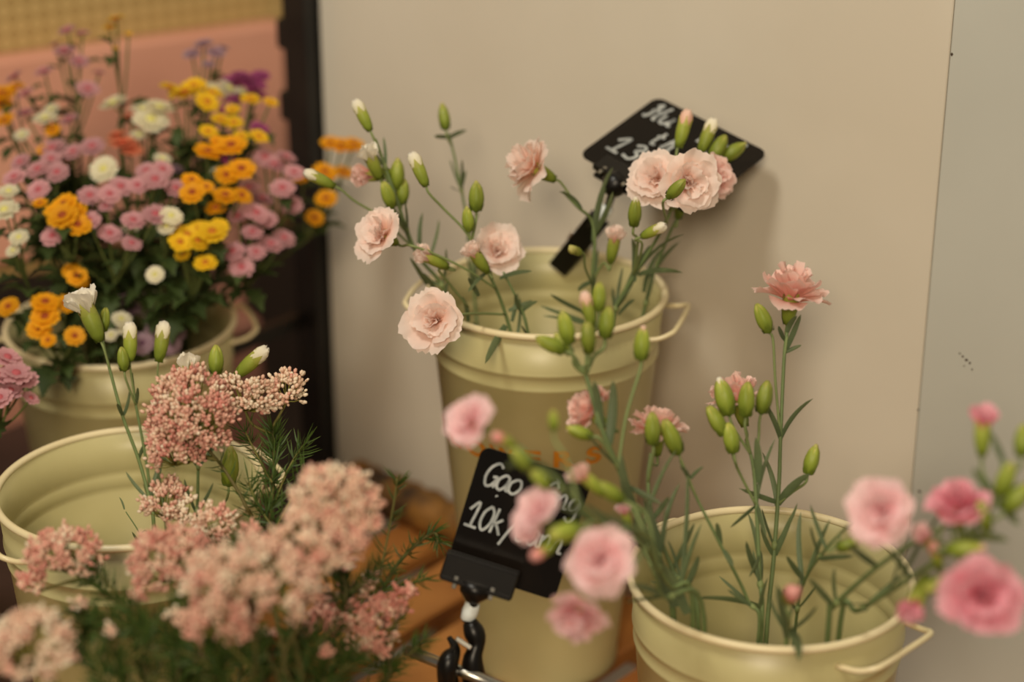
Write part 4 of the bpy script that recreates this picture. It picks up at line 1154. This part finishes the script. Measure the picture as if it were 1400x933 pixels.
def rice(label, clusters, main, off, seed, nneedle=170, nl=.014, pinkness=.5, name='rice_flower_stem', side=()):
    """clusters: (u,v,z, rx_px, ry_px, n_sub, pinkness)"""
    r = random.Random(seed * 13 + 5)
    c, H = BK['E']
    ov = Vector((off[0], off[1], 0))
    if ov.length > .055: ov = ov.normalized() * .055
    base = Vector((c.x + ov.x, c.y + ov.y, TABLE + .012))
    t = thing(name, label, 'flower', base, 'pink rice flowers in the front bucket')
    rimp = Vector((c.x + ov.x * 1.5, c.y + ov.y * 1.5, TABLE + H + .004))
    path = catmull([base, rimp] + [px(q[0], q[1], zc(q[2], 'E')) for q in main], 7)
    st = MB(); n = len(path)
    st.tube(path, [.0021 - .001 * i / n for i in range(n)], 6, attr=.1)
    fol = MB()
    needles(fol, path[7:], nneedle, nl, r)
    for sd in side:
        sp = catmull([px(q[0], q[1], zc(q[2], 'E')) for q in sd], 6)
        st.tube(sp, .0008, 5, attr=.4)
        needles(fol, sp, 70, nl, r)
    for (u, v, z, rx, ry, ns, pk_) in clusters:
        z = zc(z, 'E'); C = px(u, v, z)
        RX = rx / FPX * z; RY = ry / FPX * z; RZ = min(max(RX, RY) * .8, .035)
        bm_ = MB()
        root = C - UPV * RY * 1.1 - Z3 * .012
        j = min(range(7, n), key=lambda q: (path[q] - root).length)
        hub = C - UPV * RY * .55
        st.tube(catmull([path[j], path[j].lerp(hub, .6) + Vector((r.uniform(-.003, .003),) * 3), hub], 4), .0011, 5, attr=.4)
        for k in range(ns):
            # sub-corymb centre on the upper/front shell
            while True:
                d = Vector((r.gauss(0, 1), r.gauss(0, 1), r.gauss(0, 1))).normalized()
                if d.y > -.6 and d.z > -.35: break
            sc = C + RIGHT * d.x * RX * r.uniform(.75, 1.0) + UPV * d.y * RY * r.uniform(.75, 1.0) - FWD * d.z * RZ * r.uniform(.8, 1)
            st.tube([hub, hub.lerp(sc, .6) - UPV * .002, sc - UPV * .002], .0004, 4, attr=1.0)
            nb = r.randint(12, 18)
            tone = r.gauss(1.08 - pk_, .2)
            outw = (sc - hub).normalized()
            for b in range(nb):
                dd = Vector((r.gauss(0, 1), r.gauss(0, 1), r.gauss(0, 1))).normalized()
                pos = sc + (dd + outw * .4) * r.uniform(.0015, .0062)
                rb = r.uniform(.00105, .0017)
                axd = (outw + dd * .6).normalized()
                ft = min(1, max(0, tone + r.gauss(0, .16)))
                vs = []
                for w in ICV:
                    ww = w * rb
                    vs.append(pos + ww + axd * (ww.dot(axd)) * .5)
                bm_.add(vs, ICF, ft)
        o = part('flower_cluster', bm_, M_ricebud, t, kind='stuff')
    part('stalk', st, M_ricestalk, t)
    part('needle_foliage', fol, M_needle, t, kind='stuff')
    return t

rice('tall rice flower stem with a dense pink dome before the nearly empty bucket', [(262, 572, 1.0, 55, 68, 120, .60), (240, 620, .995, 38, 30, 34, .7)], [(352, 740, .97), (335, 690, .985), (305, 640, .995), (280, 610, 1.0)], (.03, .05), 1, nneedle=60)
rice('rice flower stem with a pale cream-green head next to the rack post', [(335, 545, 1.03, 45, 30, 34, .30), (392, 535, 1.04, 20, 26, 14, .35)], [(370, 740, .97), (372, 680, 1.0), (375, 620, 1.03), (372, 585, 1.035)], (.05, .06), 2, nneedle=320, nl=.017,
     side=[[(375, 690, 1.0), (395, 640, 1.02), (418, 605, 1.03)], [(372, 660, 1.0), (350, 620, 1.02), (335, 590, 1.03)], [(378, 720, .98), (405, 670, 1.0), (425, 640, 1.01)], [(372, 720, .98), (352, 690, .99), (340, 660, 1.0)]])
rice('small rice flower head with green stalks showing, on the bucket rim', [(225, 690, 1.0, 26, 32, 22, .55), (255, 700, 1.0, 24, 22, 8, .1)], [(300, 800, .95), (270, 760, .975), (250, 728, .99)], (.02, .05), 3, nneedle=60)
rice('greyish pink rice flower head behind the pink ones by the bucket', [(292, 722, .96, 24, 26, 24, .4)], [(330, 830, .92), (315, 790, .94), (300, 752, .955)], (.03, .04), 4, nneedle=80)
rice('rice flower stem reaching out alone before the bucket with few white carnations', [(88, 762, .90, 46, 36, 44, .62), (52, 800, .9, 20, 16, 10, .7)], [(260, 900, .86), (200, 855, .87), (150, 815, .885), (112, 790, .90)], (-.03, .05), 5, nneedle=260, nl=.016,
     side=[[(200, 855, .87), (150, 850, .87), (95, 835, .88)], [(170, 830, .88), (140, 790, .89), (115, 770, .89)]])
rice('rosy rice flower head leaning over the bucket wall beside a bigger pale one', [(232, 770, .865, 50, 48, 60, .66)], [(300, 900, .84), (275, 860, .85), (250, 815, .86)], (.0, .05), 6, nneedle=120)
rice('large pale rice flower head lowest of all, over dark needles', [(345, 800, .765, 90, 62, 100, .45), (300, 850, .765, 45, 30, 30, .6)], [(345, 960, .77), (350, 905, .77), (348, 860, .77)], (.03, .02), 7, nneedle=140)
rice('broad pale rice flower head below the rack post', [(455, 690, .80, 56, 48, 58, .42), (415, 745, .79, 78, 42, 62, .48), (490, 700, .80, 26, 34, 16, .5)], [(390, 920, .79), (410, 850, .79), (425, 790, .79), (440, 740, .80)], (.05, .03), 8, nneedle=140)
rice('reddish rice flower heads nearest the pine planks', [(482, 838, .90, 50, 34, 46, .85), (540, 825, .91, 24, 26, 12, .85), (435, 860, .88, 20, 22, 12, .9), (500, 880, .89, 26, 20, 12, .8)], [(440, 970, .86), (465, 920, .87), (475, 880, .885)], (.06, .05), 9, nneedle=220,
     side=[[(475, 900, .88), (520, 870, .89), (555, 840, .90)], [(470, 920, .87), (440, 890, .87), (425, 860, .87)]])
rice('blurred rice flower head at the table end in front of the other heads', [(45, 890, .74, 52, 52, 56, .32)], [(180, 1010, .76), (120, 980, .75), (70, 945, .74)], (-.06, .0), 10, nneedle=160, side=[[(140, 990, .75), (140, 930, .76), (120, 880, .77)]])
rice('leafy rice flower shoot with feathery green tips against the pine planks', [(505, 800, .93, 14, 12, 4, .6)], [(440, 950, .88), (500, 850, .92), (545, 770, .96), (590, 730, .99), (600, 742, .985)], (.06, .06), 11, nneedle=260, nl=.013,
     side=[[(505, 840, .92), (525, 760, .94), (540, 680, .95), (543, 655, .95)], [(520, 810, .93), (560, 800, .94), (585, 790, .95)], [(500, 850, .92), (470, 800, .92), (450, 770, .92)]])
SHOOT = ['leafy rice flower shoot under the rosy head by the bucket wall', 'leafy rice flower shoot between the rosy head and the large pale one',
 'leafy rice flower shoot below the broad pale heads', 'leafy rice flower shoot next to the blurred pale head', 'leafy rice flower shoot right under the large pale head',
 'leafy rice flower shoot behind the large pale head', 'leafy rice flower shoot below the reddish heads', 'leafy rice flower shoot deep between the stems of the pale heads',
 'leafy rice flower shoot before the steel rod and planks', 'leafy rice flower shoot beneath the lone outreaching head', 'leafy rice flower shoot behind the greyish pink head', 'leafy rice flower shoot between broad pale heads and reddish ones']
for k, (u, v, z) in enumerate(((180, 850, .82), (230, 870, .80), (400, 880, .84), (150, 900, .78), (290, 900, .79), (350, 900, .85), (430, 920, .82), (250, 920, .82), (520, 900, .9), (110, 860, .84), (330, 760, .90), (460, 800, .88))):
    rice(SHOOT[k], [(u + 8, v - 30, z, 8, 6, 2, .7)], [(300 + (u - 300) * .75, 975, z - .01), (u + 12, v + 25, z), (u, v - 25, z)], ((u - 300) / 300 * .05, .03), 30 + k, nneedle=300, nl=.016,
         side=[[(u + 12, v + 25, z), (u - 22, v, z), (u - 50, v - 12, z)], [(u + 10, v + 15, z), (u + 40, v - 5, z), (u + 60, v - 25, z)]])

# ------------------------------------------------------------------ price cards
GLY = {
 'G': [[(.9, .85), (.6, 1), (.2, .8), (.02, .4), (.2, .03), (.55, .08), (.78, .42), (.5, .42)], [(.78, .42), (.72, .0)]],
 'a': [[(.75, .55), (.45, .62), (.12, .4), (.12, .1), (.4, .0), (.68, .25), (.75, .55), (.72, .1), (.92, .02)]],
 'o': [[(.45, .6), (.12, .4), (.15, .08), (.5, .0), (.8, .28), (.7, .55), (.45, .6)]],
 'h': [[(.05, .1), (.35, .7), (.45, 1), (.3, 1.02), (.2, .6), (.1, 0)], [(.1, .0), (.2, .35), (.5, .58), (.62, .4), (.58, .05), (.85, .05)]],
 'n': [[(.1, .55), (.12, .0)], [(.12, .3), (.4, .58), (.6, .45), (.62, .05), (.85, .05)]],
 'g': [[(.7, .5), (.4, .6), (.12, .35), (.25, .05), (.55, .15), (.72, .5), (.68, -.2), (.4, -.4), (.1, -.25)]],
 'u': [[(.05, .55), (.1, .1), (.4, .02), (.62, .3), (.68, .55)], [(.68, .55), (.7, .08), (.95, .05)]],
 'c': [[(.7, .5), (.4, .6), (.1, .35), (.2, .05), (.5, .0), (.75, .15)]],
 't': [[(.4, .95), (.3, .3), (.35, .02), (.65, .05)], [(.1, .6), (.65, .65)]],
 'k': [[(.15, 1.0), (.1, .0)], [(.65, .62), (.12, .32), (.35, .35), (.75, .0)]],
 '/': [[(.75, 1.0), (.1, -.35)]],
 'H': [[(.0, .75), (.15, .95), (.25, .8), (.12, .0), (-.1, .05)], [(.85, 1.0), (.68, .5), (.62, .05), (.85, .0)], [(.0, .45), (.4, .52), (.9, .55)]],
 '1': [[(.0, .65), (.5, 1.0), (.42, .0)], [(.0, .02), (.85, .0)]],
 '0': [[(.5, 1), (.15, .7), (.12, .25), (.42, .0), (.75, .3), (.78, .75), (.5, 1)]],
 '3': [[(.1, .85), (.5, 1), (.75, .8), (.4, .55), (.8, .35), (.6, .02), (.05, .1)]],
 '.': [[(.35, -.25), (.42, -.3)]], '^': [[(.1, .78), (.4, .95), (.65, .76)]], '`': [[(.3, 1.1), (.6, .95)]],
 ' ': [],
}
def write(parent, text, org, ex, ey, en, h, w, adv, slant=.18, th=.0009):
    """text: list of tokens; combining marks ('.','^','`') do not advance"""
    x = 0.0
    for ch in text:
        mark = ch in '.^`'
        m = MB()
        for stroke in GLY[ch]:
            pts = []
            for (a, b) in stroke:
                xx = (x - (adv * 1.0 if mark else 0)) + (a + slant * b) * w
                pts.append(org + ex * xx + ey * (b * h) + en * .0004)
            cv = catmull(pts, 5) if len(pts) > 2 else pts
            m.ribbon(cv, [th * (1 - .25 * abs(2 * i / max(1, len(cv) - 1) - 1)) for i in range(len(cv))], ex.cross(en) + ex * .6)
            # proper in-plane width
        if GLY[ch]:
            m2 = MB()
            for stroke in GLY[ch]:
                pts = [org + ex * ((x - (adv if mark else 0)) + (a + slant * b) * w) + ey * (b * h) + en * .0003 for (a, b) in stroke]
                cv = catmull(pts, 5) if len(pts) > 2 else [pts[0].lerp(pts[1], q / 4) for q in range(5)]
                vs = []; fs = []
                for i, p in enumerate(cv):
                    tdir = (cv[min(i + 1, len(cv) - 1)] - cv[max(i - 1, 0)]).normalized()
                    s = en.cross(tdir).normalized() * th
                    vs += [p - s, p + s, p + s + en * .0003, p - s + en * .0003]
                for i in range(len(cv) - 1):
                    o = i * 4
                    fs += [(o + 3, o + 2, o + 6, o + 7), (o, o + 3, o + 7, o + 4), (o + 1, o + 5, o + 6, o + 2)]
                fs += [(0, 1, 2, 3), tuple(len(vs) - 4 + q for q in (3, 2, 1, 0))]
                m2.add(vs, fs)
            part('handwriting', m2, M_ink, parent, smooth=False)
        if not mark: x += adv

def rounded_card(c, ex, ey, en, hw, hh, rad, th):
    m = MB(); ring = []
    for (sx, sy, a0) in ((1, 1, 0), (-1, 1, 90), (-1, -1, 180), (1, -1, 270)):
        for k in range(7):
            a = math.radians(a0 + 15 * k)
            ring.append((sx * (hw - rad) + rad * math.cos(a), sy * (hh - rad) + rad * math.sin(a)))
    n = len(ring)
    vs = [c + ex * x + ey * y for x, y in ring] + [c + ex * x + ey * y - en * th for x, y in ring]
    fs = [tuple(range(n)), tuple(range(2 * n - 1, n - 1, -1))] + [(k, n + k, n + (k + 1) % n, (k + 1) % n) for k in range(n)]
    m.add(vs, fs)
    return m

def ortho(ex, ey):
    ex = ex.normalized(); en = ex.cross(ey).normalized(); ey = en.cross(ex).normalized()
    return ex, ey, en

# front card: "Gao hong 10k/canh"
c1 = px(709, 716, zc(1.0, 'C'))
ex = camdir((147, -46, 8)); ey = camdir((62, 152, 22))
ex, ey, en = ortho(ex, ey)
hw, hh = .0405, .0455
card1_base = px(640, 935, zc(1.02, 'C'))
sg = thing('price_card', 'glossy black price card lettered 10k in a black clip before the tall bucket', 'sign', card1_base, 'black clip-on price cards')
part('card', rounded_card(c1, ex, ey, en, hw, hh, .007, .0012), M_card, sg, smooth=False)
write(sg, 'Ga.o h^`ong'.replace('^`o', 'o^`'), c1 - ex * .0330 + ey * .019, ex, ey, en, .0180, .0110, .0088)
write(sg, '10k/c`anh'.replace('`a', 'a`'), c1 - ex * .0370 - ey * .0125, ex, ey, en, .0185, .0105, .0090)
# clip jaws holding the lower edge
def clip(sg, cc, ex, ey, en, W, joint_dir):
    m = MB()
    m.box(cc + en * .004, ex, ey, en, W, .0095, .0025, .001)
    part('clip_jaw', m, M_black, sg, smooth=False)
    m = MB()
    m.box(cc - en * .0045, ex, ey, en, W, .0095, .0022, .001)
    part('clip_jaw', m, M_black, sg, smooth=False)
    m = MB()
    m.box(cc - ey * .0085 + en * .006, ex, ey, en, W * .96, .0014, .0022, .0005)
    part('clip_spine', m, M_black, sg, smooth=False)
    for s in (-.55, .45):
        m = MB(); m.box(cc + ex * (s * W) - ey * .009 + en * .0065, ex, ey, en, .0016, .0045, .0012, .0004)
        part('spring_wire', m, M_steel, sg, smooth=False)
    m = MB()
    a = cc - ey * .010
    m.tube([a + ey * .004, a - ey * .004, a - ey * .008, a - ey * .011], [.012, .011, .007, .004], 10)
    part('clip_base', m, M_black, sg)
cc1 = px(656, 786, zc(.985, 'C'))
clip(sg, cc1, ex, ey, en, .0265, None)
j0 = px(655, 803, zc(.99, 'C')); j1 = px(648, 824, zc(.995, 'C')); j2 = px(643, 838, zc(1.0, 'C')); j3 = px(638, 852, zc(1.0, 'C')); 
m = MB(); m.tube([j0, j1, j2, j3], [.004, .0035, .003, .0035], 8); part('neck', m, M_black, sg)
m = MB(); dj = (j1 - j3).normalized(); jm = px(643, 836, zc(1.0, 'C'))
m.tube([jm - dj * .008, jm - dj * .0065, jm, jm + dj * .0065, jm + dj * .008], [.003, .0052, .006, .0052, .003], 12)
part('ball_joint', m, M_whiteplast, sg)
# lower gripping clip: two curved black jaws round the steel rod
k0 = px(642, 850, zc(1.0, 'C')); k1 = px(652, 878, zc(1.0, 'C')); k2 = px(646, 905, zc(1.0, 'C')); k3 = px(650, 950, zc(1.01, 'C'))
m = MB(); m.tube(catmull([k0, k1, k2, k3], 5), [.005, .0062, .0072, .0075, .0070, .0062, .0056, .0056, .006, .0068, .0074, .0080, .0082, .0082, .008, .008][:16], 10)
part('grip', m, M_black, sg)
m = MB(); m.tube(catmull([px(614, 872, zc(1.0, 'C')), px(622, 888, zc(.995, 'C')), px(612, 910, zc(.99, 'C')), px(614, 950, zc(1.0, 'C'))], 5), [.002, .0022, .0026, .003, .0036, .0042, .005, .006, .0068, .0072, .0075, .0075, .0075, .0075, .0075, .0075], 8)
part('grip', m, M_black, sg)
m = MB(); m.box(px(634, 880, zc(.99, 'C')), camdir((.8, -.5, .2)), camdir((.5, .8, 0)), camdir((0, .2, 1)), .0065, .0018, .002, .0005)
part('spring_wire', m, M_steel, sg, smooth=False)
rod_a = px(556, 889, zc(1.02, 'C')); rod_b = px(690, 942, zc(.985, 'C'))
m = MB(); m.tube([rod_a, rod_b], .0042, 14)
solo('steel_rod', m, M_steel, 'polished steel rod gripped by the lower clip of the price card', 'rod')

# back card
c2 = px(920, 210, zc(1.190, 'B'))
ex2 = camdir((140, -88, 110)); ey2 = camdir((105, 82, -68))
ex2, ey2, en2 = ortho(ex2, ey2)
sg2 = thing('price_card', 'matte black price card tilted on a clip behind the tall bucket blooms', 'sign', px(768, 360, zc(1.285, 'B')), 'black clip-on price cards')
part('card', rounded_card(c2, ex2, ey2, en2, .0625, .0500, .009, .0012), M_card, sg2, smooth=False)
write(sg2, 'Hu  n`gh'.replace('n`g', 'ng'), c2 - ex2 * .054 + ey2 * .0235, ex2, ey2, en2, .021, .0145, .0145, th=.0014)
write(sg2, 'th  n', c2 - ex2 * .028 - ey2 * .002, ex2, ey2, en2, .019, .0130, .0135, th=.0013)
write(sg2, '13k', c2 - ex2 * .050 - ey2 * .029, ex2, ey2, en2, .021, .015, .016, th=.0014)
cc2 = c2 - ey2 * .0425 - ex2 * .026
clip(sg2, c2 - ey2 * .049 - ex2 * .012, ex2, ey2, en2, .026, None)
a = px(832, 280, zc(1.225, 'B')); b = px(808, 312, zc(1.24, 'B'))
m = MB(); m.tube([c2 - ey2 * .058 - ex2 * .012, a, b], [.0045, .0035, .004], 8); part('neck', m, M_black, sg2)
jm = px(826, 291, zc(1.23, 'B')); dj = (a - b).normalized()
m = MB(); m.tube([jm - dj * .008, jm - dj * .0065, jm, jm + dj * .0065, jm + dj * .008], [.003, .0052, .006, .0052, .003], 12)
part('ball_joint', m, M_whiteplast, sg2)
g0 = px(818, 300, zc(1.24, 'B')); g1 = px(764, 366, zc(1.30, 'B'))
gd = (g1 - g0).normalized(); gs = gd.cross(FWD).normalized(); gn = gd.cross(gs)
m = MB(); m.box((g0 + g1) / 2 + gn * .003, gd, gs, gn, (g1 - g0).length / 2, .0095, .0022, .001); part('grip', m, M_black, sg2, smooth=False)
m = MB(); m.box((g0 + g1) / 2 - gn * .004, gd, gs, gn, (g1 - g0).length / 2, .0095, .0022, .001); part('grip', m, M_black, sg2, smooth=False)
m = MB(); m.box(g0.lerp(g1, .45), gd, gs, gn, .006, .011, .0025, .0008); part('spring_wire', m, M_steel, sg2, smooth=False)

# rough wooden offcut lying against the wall foot
q = ray_plane(560, 690, Vector((0, 0, TABLE + .018)), Z3); q.z = TABLE + 0.018
lg = MB()
rl = random.Random(3)
lpts = [Vector((q.x, q.y, q.z)) + WDIR * (-.075 + .03 * i) + DDIR * rl.uniform(-.004, .004) + Z3 * rl.uniform(-.002, .006) for i in range(6)]
lg.tube(catmull(lpts, 3), [.022 + rl.uniform(-.003, .004) for _ in range(16)], 11)
solo('wood_log', lg, M_wood_dark, 'short rough-barked piece of brown wood lying at the foot of the white wall', 'wood', origin=Vector((q.x, q.y, TABLE)))
